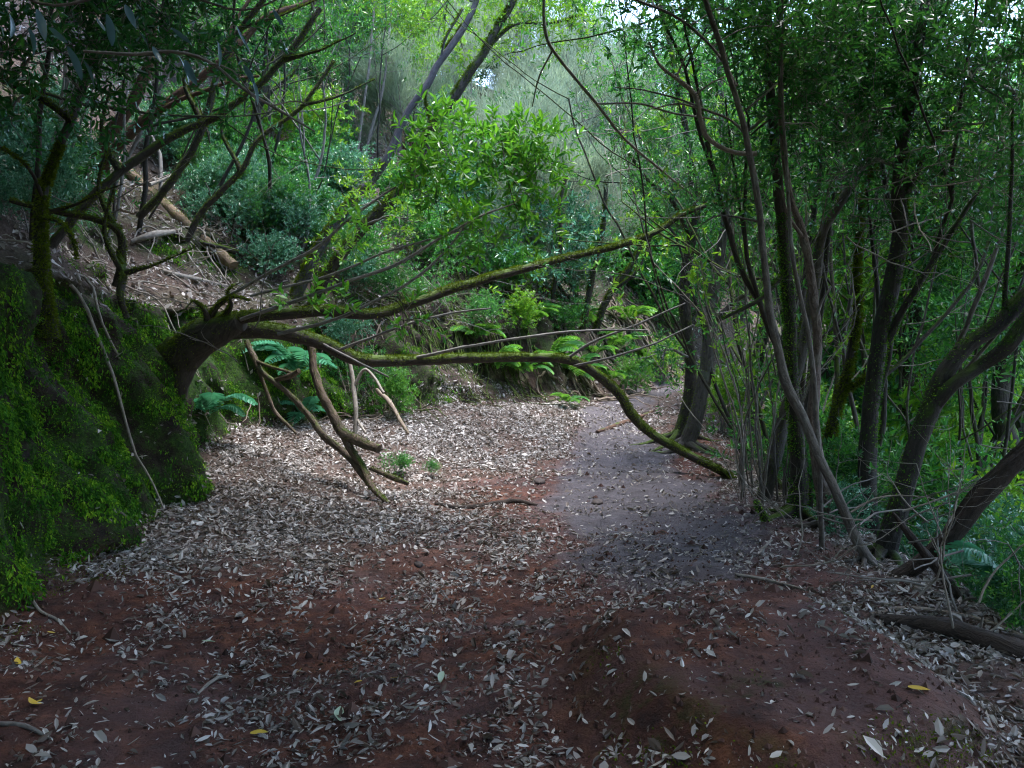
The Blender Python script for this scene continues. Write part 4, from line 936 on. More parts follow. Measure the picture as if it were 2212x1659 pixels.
for i, (px, d_, s) in enumerate([(640, 17, .9), (760, 19, .9), (520, 18, .9), (400, 16, .85), (860, 20, .9), (720, 24, 1), (560, 26, 1), (880, 27, 1.0), (300, 21, 1), (430, 25, 1.1), (180, 16, .9), (60, 18, 1), (200, 24, 1.1),
                                (1430, 22, .75), (1420, 25, .8), (1520, 24, .9), (1600, 28, .9), (1480, 34, 1), (800, 36, 1.2), (640, 36, 1.2)]):
    x_ = (px - 1106) / F * d_
    plant(FT, i % 3, x_, d_, s, i * 2.1, 'evergreen laurel tree among many on the hillside behind the path', 'laurel trees on the hillside')
for i, (px, d_, s) in enumerate([(1640, 14, .9), (1760, 12, .95), (1860, 15, 1.1), (1960, 11, .95), (2060, 13, 1.1), (2150, 10, 1.0), (1700, 19, 1.1), (1900, 20, 1.2), (2100, 18, 1.2), (2200, 14, 1.2), (1600, 22, 1.1), (1800, 27, 1.3), (2000, 28, 1.3), (2250, 24, 1.3)]):
    x_ = (px - 1106) / F * d_
    plant(FT, i % 3, x_, d_, s, i * 1.3 + .4, 'evergreen laurel tree among many down the slope right of the path', 'laurel trees down the right slope')
for i, (px, d_, s, tl) in enumerate([(1150, 21, 1.0, .25), (1230, 19, .85, .35), (1060, 24, 1.0, .1), (1290, 24, 1.05, .3), (1180, 27, 1.2, .2), (1100, 30, 1.2, .1), (1330, 28, 1.2, .2), (1010, 29, 1.1, 0), (1240, 34, 1.4, .1), (920, 18, .8, .4), (1390, 21, .9, .2), (1190, 16.5, .85, .25), (1270, 17.5, .95, .3), (1120, 18.5, .9, .1)]):
    x_ = (px - 1106) / F * d_
    plant(HT, i % 2, x_, d_, s, i * 1.9, 'wispy pale tree heath among several on the hillside at the centre', 'tree heaths on the hillside', tl)

# ------------------------------------------------------------------ fallen wood, roots, saplings
def lay(rows, lift=.8):
    """lying wood: each (px, py, half width px) rests on the ground where that line of sight meets it"""
    out = []
    for a, b, w in rows:
        h = hit(a, b); r = w * h[1] / F; out.append([h[0], h[1], gz(h[0], h[1]) + r * lift, r])
    return np.array(out)
def lying(name, label, cat, rows, mat, part='stem', lift=.8, seed=0, rough=.18, moss=0, group=None, smooth=False):
    q = lay(rows, lift) if not smooth else np.vstack([lay(rows[:1], lift), lay(rows[-1:], lift)])
    o = q[0, :3].copy(); T = thing(name, label, cat, o, group); p, r = wood(T, part, q, mat, o, .05, 10, rough, seed, .01)
    if moss:
        fz = MB(); moss_fuzz(fz, p, r, moss, np.random.default_rng(seed), 1.7, .025); tag(fz.obj('moss', M['mossy'], T, o), kind='stuff')
    return T
T = lying('fallen_log', 'bare pale-brown log lying down the left slope towards the arching tree', 'log', [(262, 372, 10), (505, 592, 12)], 'logwood', 'log', 1.4, 5, .3, 500, smooth=True)
mb = MB(); q = lay([(330, 440, 5), (400, 400, 3)], 4); tube(mb, spline(q, .08)[:, :3] + np.array([0, -.1, .12]), spline(q, .08)[:, 3], 6); mb.obj('branch_stub', M['dead'], T, np.array(T.location))
lying('fallen_branch', 'pale short branch lying across the leaf slope left of the bare log', 'branch', [(285, 530, 5), (330, 520, 8), (375, 508, 5)], 'dead', 'branch', 1.5, 6)
lying('fallen_branch', 'long thin grey branch lying across the slope below the bare log', 'branch', [(310, 580, 4), (370, 598, 5), (430, 612, 5), (490, 622, 3)], 'dead', 'branch', 1.5, 7)
lying('fallen_branch', 'mossy thin branch lying in the shrub right of the bare log', 'branch', [(430, 535, 4), (500, 560, 6), (570, 585, 5)], 'mossbark', 'branch', 3, 8, moss=300)
lying('fallen_branch', 'mossy thin branch high on the slope beside the twin-stemmed tree', 'branch', [(330, 330, 4), (390, 365, 5), (430, 390, 4)], 'mossbark', 'branch', 4, 9, moss=300)
lying('exposed_root', 'dark root crossing the trodden path below the arching limb', 'root', [(940, 1090, 5), (990, 1098, 7), (1050, 1094, 7), (1110, 1085, 7), (1160, 1092, 3)], 'rot', 'root', .2, 10, .3)
lying('exposed_root', 'brown root on the worn red verge near the path bend', 'root', [(1290, 935, 4), (1330, 922, 6), (1375, 905, 5), (1410, 890, 3)], 'brown', 'root', .3, 11, .3)
lying('fallen_stick', 'pale forked stick on the red soil in the lower left', 'stick', [(428, 1502, 3), (450, 1482, 4), (472, 1468, 4), (496, 1464, 3)], 'dead', 'stick', 1.2, 12)
lying('fallen_stick', 'thin pale stick on the dark soil below the moss wall', 'stick', [(62, 1292, 3.5), (90, 1325, 3), (118, 1338, 3), (150, 1372, 2)], 'dead', 'stick', 1.2, 13)
lying('fallen_stick', 'long thin dark stick at the lower left edge', 'stick', [(-20, 1568, 5), (50, 1575, 5), (110, 1600, 3)], 'twig', 'stick', 1.0, 14)
lying('fallen_stick', 'thin straight straw lying in the left foreground', 'stick', [(330, 1432, 2.5), (410, 1447, 2)], 'dead', 'stick', 1.2, 15)
lying('fallen_stick', 'short pale stick at the right of the bare grey path', 'stick', [(1640, 1195, 2.5), (1665, 1170, 3)], 'dead', 'stick', 1.2, 16)
lying('fallen_stick', 'slender stick lying in the leaves behind the red slab', 'stick', [(1590, 1245, 3), (1660, 1258, 4), (1740, 1280, 2)], 'dead', 'stick', 1.2, 17)
lying('rotten_log', 'dark rotten log half buried at the right edge of the foreground', 'log', [(1900, 1345, 14), (1990, 1358, 24), (2080, 1385, 30), (2190, 1420, 32), (2320, 1450, 30)], 'rot', 'log', .3, 18, .35)
lying('exposed_root', 'pale root snaking over the soil beside the rotten log', 'root', [(1880, 1330, 4), (1960, 1318, 6), (2050, 1330, 6), (2140, 1350, 5), (2230, 1390, 5)], 'root', 'root', .6, 19, .25)
def stone(label, px, py, w):
    h = hit(px, py); r2 = np.random.default_rng(px); a, b = 10, 6; v = []
    for i in range(b + 1):
        th = math.pi * i / b
        for j in range(a): v.append((math.sin(th) * math.cos(6.283 * j / a), math.sin(th) * math.sin(6.283 * j / a), math.cos(th)))
    v = np.array(v); v = v * (1 + (fbm(v * 1.6 + px, 2, px) - .5)[:, None] * .7) * np.array([1, .7, .42]) * w * h[1] / F
    f = [(i * a + j, i * a + (j + 1) % a, (i + 1) * a + (j + 1) % a, (i + 1) * a + j) for i in range(b) for j in range(a)]
    mb = MB(); mb.add(v, f, None, True); o = mb.obj('path_stone', M['stone']); o.location = (h[0], h[1], gz(h[0], h[1]) + .006)
    o.rotation_euler = (0, 0, px * .7); tag(o, label, 'stone')
m, nt, out_ = newmat('dark_stone'); co = N(nt, 'ShaderNodeTexCoord'); p_ = N(nt, 'ShaderNodeBsdfPrincipled'); p_.inputs['Roughness'].default_value = .8
nt.links.new(ramp(nt, noise(nt, co.outputs['Object'], 18, 5, .7), [(.3, (.03, .022, .022)), (.7, (.10, .075, .07))]), p_.inputs['Base Color']); nt.links.new(p_.outputs[0], out_.inputs[0]); M['stone'] = m
stone('flat dark stone in the middle of the grey path', 1165, 1042, 20); stone('dark stone on the grey path beside a leaf heap', 1290, 1087, 18); stone('small dark stone left of the worn path', 1040, 1003, 13)
stone('small dark stone near the red verge', 1195, 972, 14); stone('dark pebble in the litter by the path', 905, 1222, 14)

# broken branches hanging off the bank
def hung(name, label, lines, mat, cat='branch', moss=0, seed=0, part='branch', wf=.85):
    o = at(*lines[0][0][:3]); T = thing(name, label, cat, o)
    fz = MB()
    for j, l in enumerate(lines):
        p, r = wood(T, part, path3(l, wf), mat, o, .05, 9, .3, seed + j, .02, 11)
        if moss: moss_fuzz(fz, p, r, moss, np.random.default_rng(seed + j), 1.8, .022, (1, -.3, .6))
    if fz.n: tag(fz.obj('moss', M['mossy'], T, o), kind='stuff')
    return T
hung('broken_branch', 'long crooked dead branch hanging from the arching tree down to the leaf litter',
     [[(532, 735, 8.5, 7), (548, 775, 8.4, 8), (560, 800, 8.3, 7), (590, 822, 8.2, 7), (625, 850, 8.1, 7), (665, 895, 8.0, 8), (700, 940, 7.9, 9), (745, 978, 7.8, 9), (785, 1025, 7.6, 9), (810, 1060, 7.45, 8), (838, 1088, 7.35, 6)],
      [(548, 778, 8.4, 5), (580, 790, 8.2, 4), (640, 808, 8.1, 3.5)], [(590, 822, 8.2, 5), (625, 812, 8.1, 8), (645, 800, 8.0, 6)], [(560, 800, 8.3, 5), (575, 850, 8.3, 5), (595, 890, 8.3, 5), (640, 935, 8.2, 3)]], 'deadmoss', 'branch', 160, 400)
hung('broken_branch', 'thick broken mossy branch with a snapped brown end beside the long dead branch',
     [[(672, 738, 8.1, 10), (680, 800, 8.0, 10), (695, 850, 7.9, 11), (715, 890, 7.85, 12), (738, 935, 7.75, 14), (770, 950, 7.7, 13), (818, 968, 7.6, 12)],
      [(740, 938, 7.75, 10), (760, 975, 7.7, 10), (785, 1010, 7.6, 8), (800, 1050, 7.45, 7), (835, 1086, 7.35, 5)], [(800, 1010, 7.7, 5), (850, 1030, 7.6, 7), (882, 1045, 7.55, 5)]], 'deadmoss', 'branch', 300, 420)
hung('dead_branch', 'pale dry upright branch behind the broken mossy branch', [[(755, 775, 8.9, 5), (763, 830, 8.8, 6), (768, 880, 8.7, 6), (765, 950, 8.6, 5)], [(765, 835, 8.8, 5), (790, 800, 8.8, 4), (830, 850, 8.6, 4)], [(768, 900, 8.7, 4), (790, 935, 8.5, 3)]], 'dead', seed=440)
hung('dead_branch', 'thin mossy dead branch sloping down the foot of the second moss face', [[(815, 842, 9.6, 5), (840, 868, 9.4, 6), (862, 900, 9.2, 5), (882, 938, 9.0, 4)]], 'root', moss=150, seed=450)
hung('dead_branch', 'white lichen-covered dead branch curving before the pale leaning tree',
     [[(1632, 333, 5.7, 6), (1590, 330, 5.7, 6), (1550, 315, 5.7, 6), (1520, 290, 5.7, 6), (1508, 250, 5.7, 6), (1500, 205, 5.7, 6), (1460, 165, 5.7, 4.5), (1425, 135, 5.7, 3.5), (1405, 90, 5.7, 2.5)], [(1500, 208, 5.7, 3), (1540, 180, 5.6, 2), (1580, 165, 5.6, 1.4)], [(1460, 165, 5.7, 3), (1480, 120, 5.7, 2), (1500, 100, 5.7, 1.4)], [(1505, 235, 5.7, 3), (1460, 225, 5.8, 2.4), (1400, 235, 5.9, 1.6)]], 'dead', seed=460)
hung('dead_branch', 'long thin bare branch drooping across the centre from the upper right', [[(1175, -20, 6.5, 3.5), (1180, 70, 6.6, 4), (1195, 110, 6.7, 4), (1230, 160, 6.8, 4), (1300, 240, 7.0, 3.6), (1350, 300, 7.2, 3.4), (1430, 370, 7.4, 3), (1500, 420, 7.6, 2)], [(1195, 110, 6.7, 2.5), (1160, 180, 6.8, 2), (1150, 230, 6.9, 1.4)], [(1290, 225, 7, 3), (1370, 222, 6.9, 2.6), (1450, 240, 6.8, 2.6), (1560, 262, 6.6, 2)]], 'dead', seed=470)
hung('dead_branch', 'thin pale bare branch hanging over the upper left corner', [[(180, 110, 4.0, 3), (270, 118, 4.0, 4), (370, 112, 4.0, 4), (450, 135, 4.0, 4), (520, 185, 4.0, 4), (590, 230, 4.1, 3.5), (680, 288, 4.2, 2.5)], [(450, 135, 4.0, 2.5), (500, 150, 4, 2), (570, 240, 4.0, 1.6)], [(590, 230, 4.1, 2), (650, 222, 4.2, 1.6), (700, 270, 4.2, 1.2)]], 'twig', seed=480)
for j, (lb, ln) in enumerate([('dark mossy branch arching up right from behind the slender mossy tree', [(60, 620, 7.2, 13), (150, 480, 7.4, 12), (260, 370, 7.6, 11), (380, 290, 7.8, 10), (500, 230, 8.0, 8), (610, 130, 8.2, 7), (690, 20, 8.4, 6)]),
                              ('dark mossy branch rising steeply across the upper left slope', [(300, 470, 9.2, 10), (380, 380, 9.2, 10), (440, 270, 9.2, 9), (470, 160, 9.2, 8), (520, 60, 9.2, 7), (600, -40, 9.2, 6)]),
                              ('mossy bough reaching left over the top of the moss wall', [(250, 620, 6.6, 9), (262, 560, 6.6, 10), (255, 500, 6.6, 9), (190, 470, 6.5, 8), (110, 455, 6.4, 7), (20, 430, 6.3, 6)]),
                              ('dark crooked branch leaning right above the bare log', [(400, 520, 10.2, 8), (450, 440, 10.2, 8), (520, 370, 10.2, 7), (560, 300, 10.2, 6), (650, 230, 10.2, 5), (720, 130, 10.2, 4)]),
                              ('low mossy branch bending over the right end of the moss wall', [(275, 690, 6.4, 7), (262, 640, 6.4, 9), (268, 590, 6.5, 9), (258, 540, 6.6, 6)])]):
    hung('mossy_branch', lb, [ln, [ln[2], (ln[2][0] - 40, ln[2][1] - 90, ln[2][2], ln[2][3] * .5), (ln[2][0] - 20, ln[2][1] - 190, ln[2][2], 2)], [ln[-2], (ln[-2][0] + 70, ln[-2][1] - 20, ln[-2][2], 3), (ln[-2][0] + 160, ln[-2][1] - 60, ln[-2][2], 1.5)]], 'mossbark', 'branch', 700, 2000 + j * 10)
# bundle of pale vines on the left slope
T = thing('vine_bundle', 'bundle of pale hanging vine stems at the far left', 'vines', at(110, 400, 8)); r2 = np.random.default_rng(5)
for j in range(11):
    a = r2.normal() * 14; b_ = r2.normal() * 14
    wood(T, 'vine', path3([(105 + a, 400, 8, 2.6), (118 + a * .7 + b_ * .3, 320, 8, 2.6), (140 + b_ * .5, 250, 8, 2.4), (158 + b_, 150, 8, 2.2), (175 + b_ * 1.4, 40, 8, 2), (190 + b_, -60, 8, 2)]), 'dead', np.array(T.location), .1, 5, .1, j, .03)
# thin saplings in a row at the right verge
for j in range(34):
    r2 = np.random.default_rng(700 + j); y_ = r2.uniform(6.6, 9.4); x_ = r2.uniform(.265, .345) * y_ + .15; o = np.array([x_, y_, gz(x_, y_)])
    T = thing('thin_sapling', 'thin whip-like sapling among a cluster beside the mossfoot tree', 'sapling', o, 'thin saplings at the right verge')
    L = r2.uniform(1.6, 3.2); br = []; fork(br, o - UP * .05, (r2.normal() * .12, r2.normal() * .12, 1), L, r2.uniform(.006, .014), 1, r2, .3, .09, 2, .45, .12, .4)
    p, r = br[0]; mb = MB(); tube(mb, p, r, 6, .15, j); mb.obj('stem', M['dead' if j % 3 else 'pale'], T, o)
    for P, R in br[1:]: mb = MB(); tube(mb, P, R, 5); mb.obj('side_branch', M['twig'], T, o)
    A = np.vstack([P[len(P) // 2:] for P, R in br]); A = A[r2.integers(0, len(A), 16)]; mb = MB(); sprays(mb, A, r2.normal(size=(16, 3)) + UP * .3, 5, .1, .075, r2)
    tag(mb.obj('foliage', M['laurel' if j % 2 else 'young'], T, o), kind='stuff')
# crooked thin trees crowding the slope on both sides
def thin_tree(label, group, x, y, seed, leaf, H=4.5, r0=.035, lean=(0, 0), mat='darkbark', n=60):
    r2 = np.random.default_rng(seed); o = np.array([x, y, gz(x, y)]); T = thing('crooked_tree', label, 'tree', o, group); br = []
    fork(br, o - UP * .1, (lean[0] + r2.normal() * .15, lean[1] + r2.normal() * .15, 1), H, r0, 2, r2, .35, .075, 3, .55, .16, .45)
    for k, (P, R) in enumerate(br): mb = MB(); tube(mb, P, R, 8 if k == 0 else 5, .22, seed + k, 9); mb.obj('trunk' if k == 0 else 'limb', M[mat], T, o)
    A = np.vstack([P[len(P) // 3:] for P, R in br[1:]]); A = A[r2.integers(0, len(A), n)] + r2.normal(size=(n, 3)) * .12
    mb = MB(); sprays(mb, A, r2.normal(size=(n, 3)) + UP * .3, 8, .16, .062, r2, simple=y > 9); tag(mb.obj('crown', M[leaf], T, o), kind='stuff')
r3 = np.random.default_rng(4242)
for j in range(38):
    y_ = r3.uniform(6.8, 13.5); x_ = r3.uniform(.27, .66) * y_
    if right_s(np.array([x_]), np.array([y_]))[0] < .25: x_ += .5
    thin_tree('thin dark crooked tree among many crowding the slope right of the path', 'crooked trees on the right slope', x_, y_, 4300 + j, ['laurel', 'dark', 'laurel', 'young'][j % 4], r3.uniform(3.2, 5.2), r3.uniform(.018, .045), (r3.normal() * .25, 0), ['darkbark', 'mossbark', 'bark'][j % 3], 70)
for j in range(26):
    px_ = r3.uniform(20, 820); h = hit(px_, r3.uniform(330, 560))
    thin_tree('thin mossy crooked tree among many on the left slope', 'crooked trees on the left slope', h[0], h[1], 4400 + j, ['laurel', 'teal', 'dark', 'laurel'][j % 4], r3.uniform(1.8, 4.0), r3.uniform(.014, .035), (.35 + r3.normal() * .3, -.1), ['mossbark', 'twig', 'darkbark'][j % 3], 60)

# dry brushwood at the foot of the right-hand trees
for j, (px, py, d_, lb) in enumerate([(1800, 1100, 5.7, 'pale dry twigs behind the thin straight sapling'), (1880, 1150, 5.0, 'pale dry twigs heaped at the foot of the thick dark tree'), (1980, 1180, 4.7, 'pale dry twigs under the slanting dark trunk'),
                                       (1840, 1230, 5.0, 'dry twigs lying beside the foot of the pale tree'), (1950, 1060, 5.9, 'dry twigs behind the broken brown stub'), (2080, 1330, 4.0, 'thin dead twigs standing by the rotten log'), (2140, 1300, 4.2, 'thin dead twigs at the right edge of the foreground'), (1660, 1120, 6.4, 'thin dead twigs at the left of the mossfoot tree')]):
    r2 = np.random.default_rng(800 + j); o = at(px, py, d_); o[2] = min(o[2], gz(o[0], o[1]) + .25); T = thing('dry_brushwood', lb, 'twigs', o); br = []
    for k in range(5): fork(br, o + r2.normal(size=3) * np.array([.22, .15, .08]), (r2.normal(), r2.normal() * .4, r2.normal() * .3 + .25), r2.uniform(.35, .7), .007, 2, r2, 0, .14, 2, .6, .07, .5)
    for P, R in br: mb = MB(); tube(mb, P, R, 5, cap=False); mb.obj('twig', M['dead' if j % 2 else 'twig'], T, o)
# fine bare twigs woven through the right-hand wood
for j, (px, py, d_, lb) in enumerate([(1800, 560, 6.4, 'bare forked twigs right of the peeling tree'), (1960, 480, 6.0, 'bare twigs crossing the thick dark tree'), (2080, 520, 6.2, 'bare twigs above the curved dark tree'), (2030, 320, 5.6, 'bare twigs in the leaves at upper right'), (1850, 330, 6.6, 'bare twigs in the dark crown right of the pale tree'),
                                       (1440, 260, 8.5, 'bare mossy twigs in the crown left of the white dead branch'), (1330, 330, 9, 'bare twigs left of the path-bend trees'), (1560, 560, 8.8, 'bare twigs between the path-bend trees'), (2100, 900, 7.5, 'bare crossing twigs behind the curved dark tree'), (2000, 720, 7.5, 'bare crossing twigs behind the fork of the curved tree'), (1640, 620, 8, 'bare twigs behind the pale leaning tree'),
                                       (1230, 300, 11, 'bare dark twigs before the pale tree heaths'), (880, 620, 10.8, 'bare mossy twigs on the bank behind the long thin limbs'), (1000, 640, 11.2, 'bare mossy twigs below the bright sprig'), (470, 670, 6.95, 'tangle of dry twigs on the crown of the arching tree'), (430, 560, 9.3, 'bare twigs over the lower end of the bare log'), (250, 480, 8, 'bare twigs left of the bare log'), (620, 380, 10.5, 'bare twigs in front of the left slope shrubs')]):
    r2 = np.random.default_rng(900 + j); o = at(px, py, d_); T = thing('bare_twigs', lb, 'twigs', o); br = []
    for k in range(4): fork(br, o + r2.normal(size=3) * .25, (r2.normal(), r2.normal() * .6, r2.normal() * .5 + .1), r2.uniform(.5, 1.0), .0065, 3, r2, 0, .13, 2, .55, .1, .5)
    for P, R in br: mb = MB(); tube(mb, P, R, 5, cap=False); mb.obj('twig', M['dead' if j % 3 == 0 else 'twig'], T, o)
# tangles of roots on the banks
def roots(label, area, n, mat, seed, L=.9, rad=.014, lift=.03, wig=.5):
    r2 = np.random.default_rng(seed); P = np.array([hit(r2.uniform(area[0], area[2]), r2.uniform(area[1], area[3]))[:2] for _ in range(n)])
    o = np.array([P[:, 0].mean(), P[:, 1].mean(), 0]); o[2] = gz(o[0], o[1]); T = thing('root_tangle', label, 'roots', o)
    d = np.stack([np.ones(n) * .3, -np.ones(n)], 1) + r2.normal(size=(n, 2)) * .8; steps = 16; tr = []; lf = r2.uniform(.3, 1.6, n) * lift
    st = L / steps * r2.uniform(.6, 1.6, (n, 1))
    for i in range(steps):
        z = tz(P[:, 0], P[:, 1]); tr.append(np.column_stack([P, z + lf * (1 + .8 * math.sin(i * .6))]))
        e = .05; g = np.stack([tz(P[:, 0] + e, P[:, 1]) - z, tz(P[:, 0], P[:, 1] + e) - z], 1) / e
        d = nrm(d + r2.normal(size=(n, 2)) * wig - g * .25); P = P + d * st
    tr = np.array(tr)
    for k in range(n):
        r0 = rad * r2.uniform(.5, 1.5); mb = MB(); tube(mb, tr[:, k], np.linspace(r0, r0 * .35, steps), 6, .15, k); mb.obj('root', M[mat], T, o)
roots('tangle of pale bare roots on the far bank right of the forked mossy trunk', (1300, 560, 1460, 720), 75, 'root', 1, 1.6, .028, .07)
roots('pale roots spreading among the ferns of the far bank', (1180, 660, 1330, 800), 36, 'root', 2, 1.6, .026, .06)
roots('mossy thin roots trailing over the shaded bank behind the arching limbs', (820, 540, 1200, 760), 150, 'mossbark', 3, 1.3, .012, .08)
roots('dead stems and roots strewn over the leafy left slope', (60, 380, 480, 640), 60, 'dead', 4, 1.1, .011, .04)
roots('roots hanging over the bank between the arching tree and the far bank', (560, 680, 880, 860), 40, 'root', 5, 1.0, .011, .05)

# branch with large drooping leaves close to the camera, upper left
o = at(330, -30, 3.2); T = thing('overhanging_branch', 'branch with large drooping leaves tinted with sky reflection close overhead at upper left', 'branch', o)
wood(T, 'branch', path3([(-60, -60, 3.0, 7), (120, 10, 3.1, 6), (330, -30, 3.2, 6), (520, 20, 3.3, 4), (640, -20, 3.4, 3)]), 'bark', o, .05, 8)
r2 = np.random.default_rng(31); lm = []
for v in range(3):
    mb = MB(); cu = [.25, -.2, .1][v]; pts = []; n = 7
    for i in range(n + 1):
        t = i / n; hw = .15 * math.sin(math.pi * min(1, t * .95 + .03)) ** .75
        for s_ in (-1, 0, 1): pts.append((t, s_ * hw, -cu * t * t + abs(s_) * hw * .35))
    mb.add(np.array(pts), [(i * 3 + s_, i * 3 + s_ + 1, i * 3 + s_ + 4, i * 3 + s_ + 3) for i in range(n) for s_ in (0, 1)], None, True); lm.append(mb.mesh('leaf', M['sky_tint']))
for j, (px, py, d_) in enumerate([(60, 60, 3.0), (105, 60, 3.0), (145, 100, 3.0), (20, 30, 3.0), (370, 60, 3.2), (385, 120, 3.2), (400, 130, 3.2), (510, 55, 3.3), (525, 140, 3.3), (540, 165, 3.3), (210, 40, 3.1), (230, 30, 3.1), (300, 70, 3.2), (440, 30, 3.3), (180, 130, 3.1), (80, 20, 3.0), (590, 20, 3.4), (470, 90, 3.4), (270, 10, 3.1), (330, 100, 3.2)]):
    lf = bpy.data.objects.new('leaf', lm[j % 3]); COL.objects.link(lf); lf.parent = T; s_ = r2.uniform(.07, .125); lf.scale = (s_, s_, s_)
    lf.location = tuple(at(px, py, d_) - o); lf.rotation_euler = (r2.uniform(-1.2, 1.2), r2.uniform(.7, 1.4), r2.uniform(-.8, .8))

# a few leaves that stand out on the soil
for lb, px, py, c, L in [('bright yellow fallen leaf at the lower left edge', 40, 1438, 'yellow', .085), ('yellow-green fallen leaf on the dark soil at lower right', 1985, 1498, 'yellow', .075), ('large pale green fallen leaf in the foreground', 735, 1550, 'palegreen', .11),
                         ('pale green fallen leaf right of the red soil patch', 955, 1468, 'palegreen', .10), ('small yellow leaf in the middle of the litter', 826, 1298, 'yellow', .06), ('orange-yellow leaf flat on the soil at lower centre', 560, 1592, 'yellow', .075), ('orange leaf curled on the soil in the lower left', 75, 1525, 'yellow', .085), ('pale greenish leaf near the foot of the moss wall', 450, 1392, 'palegreen', .07)]:
    h = hit(px, py); ob = bpy.data.objects.new('fallen_leaf', variants[px % 7][c]); COL.objects.link(ob); ob.location = (h[0], h[1], gz(h[0], h[1]) + .015); ob.scale = (L, L, L); ob.rotation_euler = (.15, -.1, px * .37); tag(ob, lb, 'leaf')

# ------------------------------------------------------------------ unseen leaf clusters added above and around the view to shade it
rng = np.random.default_rng(123); mb = MB(); wd = MB()
cc = [(rng.uniform(-9, 9), rng.uniform(-6, 5.2), rng.uniform(4.0, 5.8) + .2 * 0) for _ in range(285)]
cc = [(a, b, max(c, CAMH + .50 * max(b, 0) + .9)) for a, b, c in cc]
while len(cc) < 430:
    x_, y_ = rng.uniform(-11, 9), rng.uniform(4.5, 10.5)
    if rng.uniform() < 1.7 * math.exp(-(((x_ - .2) / 3.6) ** 2 + ((y_ - 11.5) / 5.4) ** 2)): continue
    if x_ > 3.2 and y_ > 5 and rng.uniform() < .6: continue
    cc.append((x_, y_, CAMH + .50 * y_ + .4 + rng.uniform(.1, 1.6)))
for k in range(30): cc.append((rng.uniform(-9, -3.6), rng.uniform(6.5, 11.5), rng.uniform(8.2, 9.6)))   # added above the frame to darken the left slope
for k in range(75): cc.append((rng.uniform(7.5, 11), rng.uniform(-7, 5), rng.uniform(-2.0, 4.5)))   # added out of view on the right to cut side light
for k in range(70): cc.append((rng.uniform(-9, 9), rng.uniform(-9, -5), rng.uniform(.3, 4)))       # added behind the camera to block low sky light
for c in cc:
    n = 50; A = np.array(c) + ball(rng, n, .5) * np.array([1.1, 1.1, .35])
    sprays(mb, A, rng.normal(size=(n, 3)) + UP * .1, 7, .38, .23, rng, .2, .8, .42, True)
    b = []; fork(b, np.array(c) + np.array([rng.normal() * .7, rng.normal() * .7, .3]), (rng.normal(), rng.normal(), .35), 1.2, .03, 2, rng, .9, .1, 2, .5, .3)
    for P, R in b: tube(wd, P, R, 4, cap=False)
can = tag(mb.obj('added_shade_foliage', M['dark']), 'unseen leaf clusters added to shade the path and slopes', 'unseen_canopy', kind='stuff')
tag(wd.obj('branches', M['bark'], can), kind='stuff')

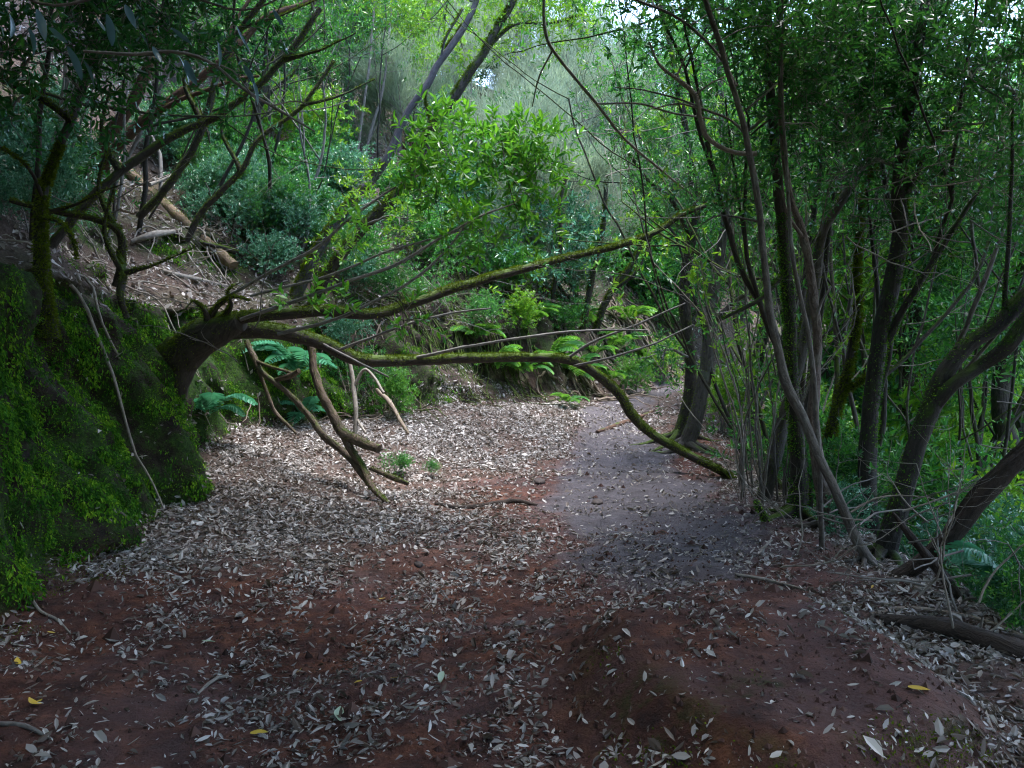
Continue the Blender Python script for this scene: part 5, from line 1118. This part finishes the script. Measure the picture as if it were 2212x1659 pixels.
# ------------------------------------------------------------------ labels that single out members of a group by the nearest landmark
def project(p):
    c, s_ = math.cos(PITCH), math.sin(PITCH); x, y, z = p[0], p[1], p[2] - CAMH
    fwd = y * c + z * s_; upw = -y * s_ + z * c
    return 1106 + F * x / max(fwd, .1), 829.5 - F * upw / max(fwd, .1)
LAND = [(380, 480, 'the bare log'), (95, 450, 'the slender mossy tree'), (240, 290, 'the twin-stemmed tree'), (550, 270, 'the upright mossy tree'), (780, 330, 'the pale sapling pair'), (760, 470, 'the leaning pair'), (960, 130, 'the leaning pair tops'),
        (1050, 370, 'the bright sprig'), (1150, 240, 'the pale heaths'), (1285, 560, 'the slim mossy trunks'), (1380, 640, 'the root tangle'), (1200, 800, 'the far ferns'), (1490, 650, 'the path-bend trees'), (1480, 300, 'the white dead branch'), (1620, 350, 'the pale leaning tree'),
        (1760, 650, 'the peeling tree'), (1700, 1050, 'the mossfoot tree'), (1840, 760, 'the mossy leaning trunk'), (1930, 550, 'the thick dark tree'), (2050, 830, 'the curved dark tree'), (2150, 1050, 'the slanting dark trunk'), (2100, 60, 'the sky gap'), (1300, 60, 'the pale sky glimpse'), (700, 700, 'the arching tree'), (130, 300, 'the vine bundle')]
PRE = {'crooked trees on the right slope': 'crooked tree', 'crooked trees on the left slope': 'crooked mossy tree', 'shrubs on the left slope': 'shrub', 'shrubs covering the hillside': 'shrub', 'shrubs down the right slope': 'shrub',
       'laurel trees on the hillside': 'laurel tree', 'laurel trees down the right slope': 'laurel tree', 'tree heaths on the hillside': 'wispy tree heath', 'thin saplings at the right verge': 'whip-like sapling'}
TONE = {'laurel_leaf': 'mid-green', 'young_leaf': 'bright green', 'blue_green_leaf': 'blue-green', 'dark_leaf': 'dark green', 'heath_needles': 'pale'}
bpy.context.view_layer.update(); taken = set()
for o in [o for o in bpy.data.objects if o.parent is None and o.get('group') in PRE]:
    kid = [c for c in o.children if c.name.split('.')[0] in ('crown', 'foliage')]
    tone = TONE.get(kid[0].material_slots[0].material.name, 'green') if kid else 'green'
    top = max((c.matrix_world @ __import__('mathutils').Vector(b)).z for c in o.children for b in c.bound_box) - o.location.z
    size = 'low' if top < 1.1 else ('tall' if top > 3 else 'waist-high' if 'shrub' in PRE[o['group']] else 'short')
    base = np.array(o.location) + UP * top * .45; px, py = project(base); dist = o.location.y
    near_ = sorted(LAND, key=lambda l: (l[0] - px) ** 2 + (l[1] - py) ** 2)
    def rel(l):
        dx, dy = px - l[0], py - l[1]
        return ('right of ' if dx > 0 else 'left of ') if abs(dx) > abs(dy) * .8 else ('below ' if dy > 0 else 'above ')
    far_ = 'far ' if dist > 19 else ''
    opts = [f"{size} {tone} {PRE[o['group']]} {far_}{rel(near_[0])}{near_[0][2]}"]
    for a in range(4):
        for b in range(a + 1, 6): opts.append(f"{size} {tone} {PRE[o['group']]} {far_}{rel(near_[a])}{near_[a][2]}, {rel(near_[b])}{near_[b][2]}")
    lab = next((t for t in opts if t not in taken and len(t.split()) <= 16), opts[0]); taken.add(lab); o['label'] = lab
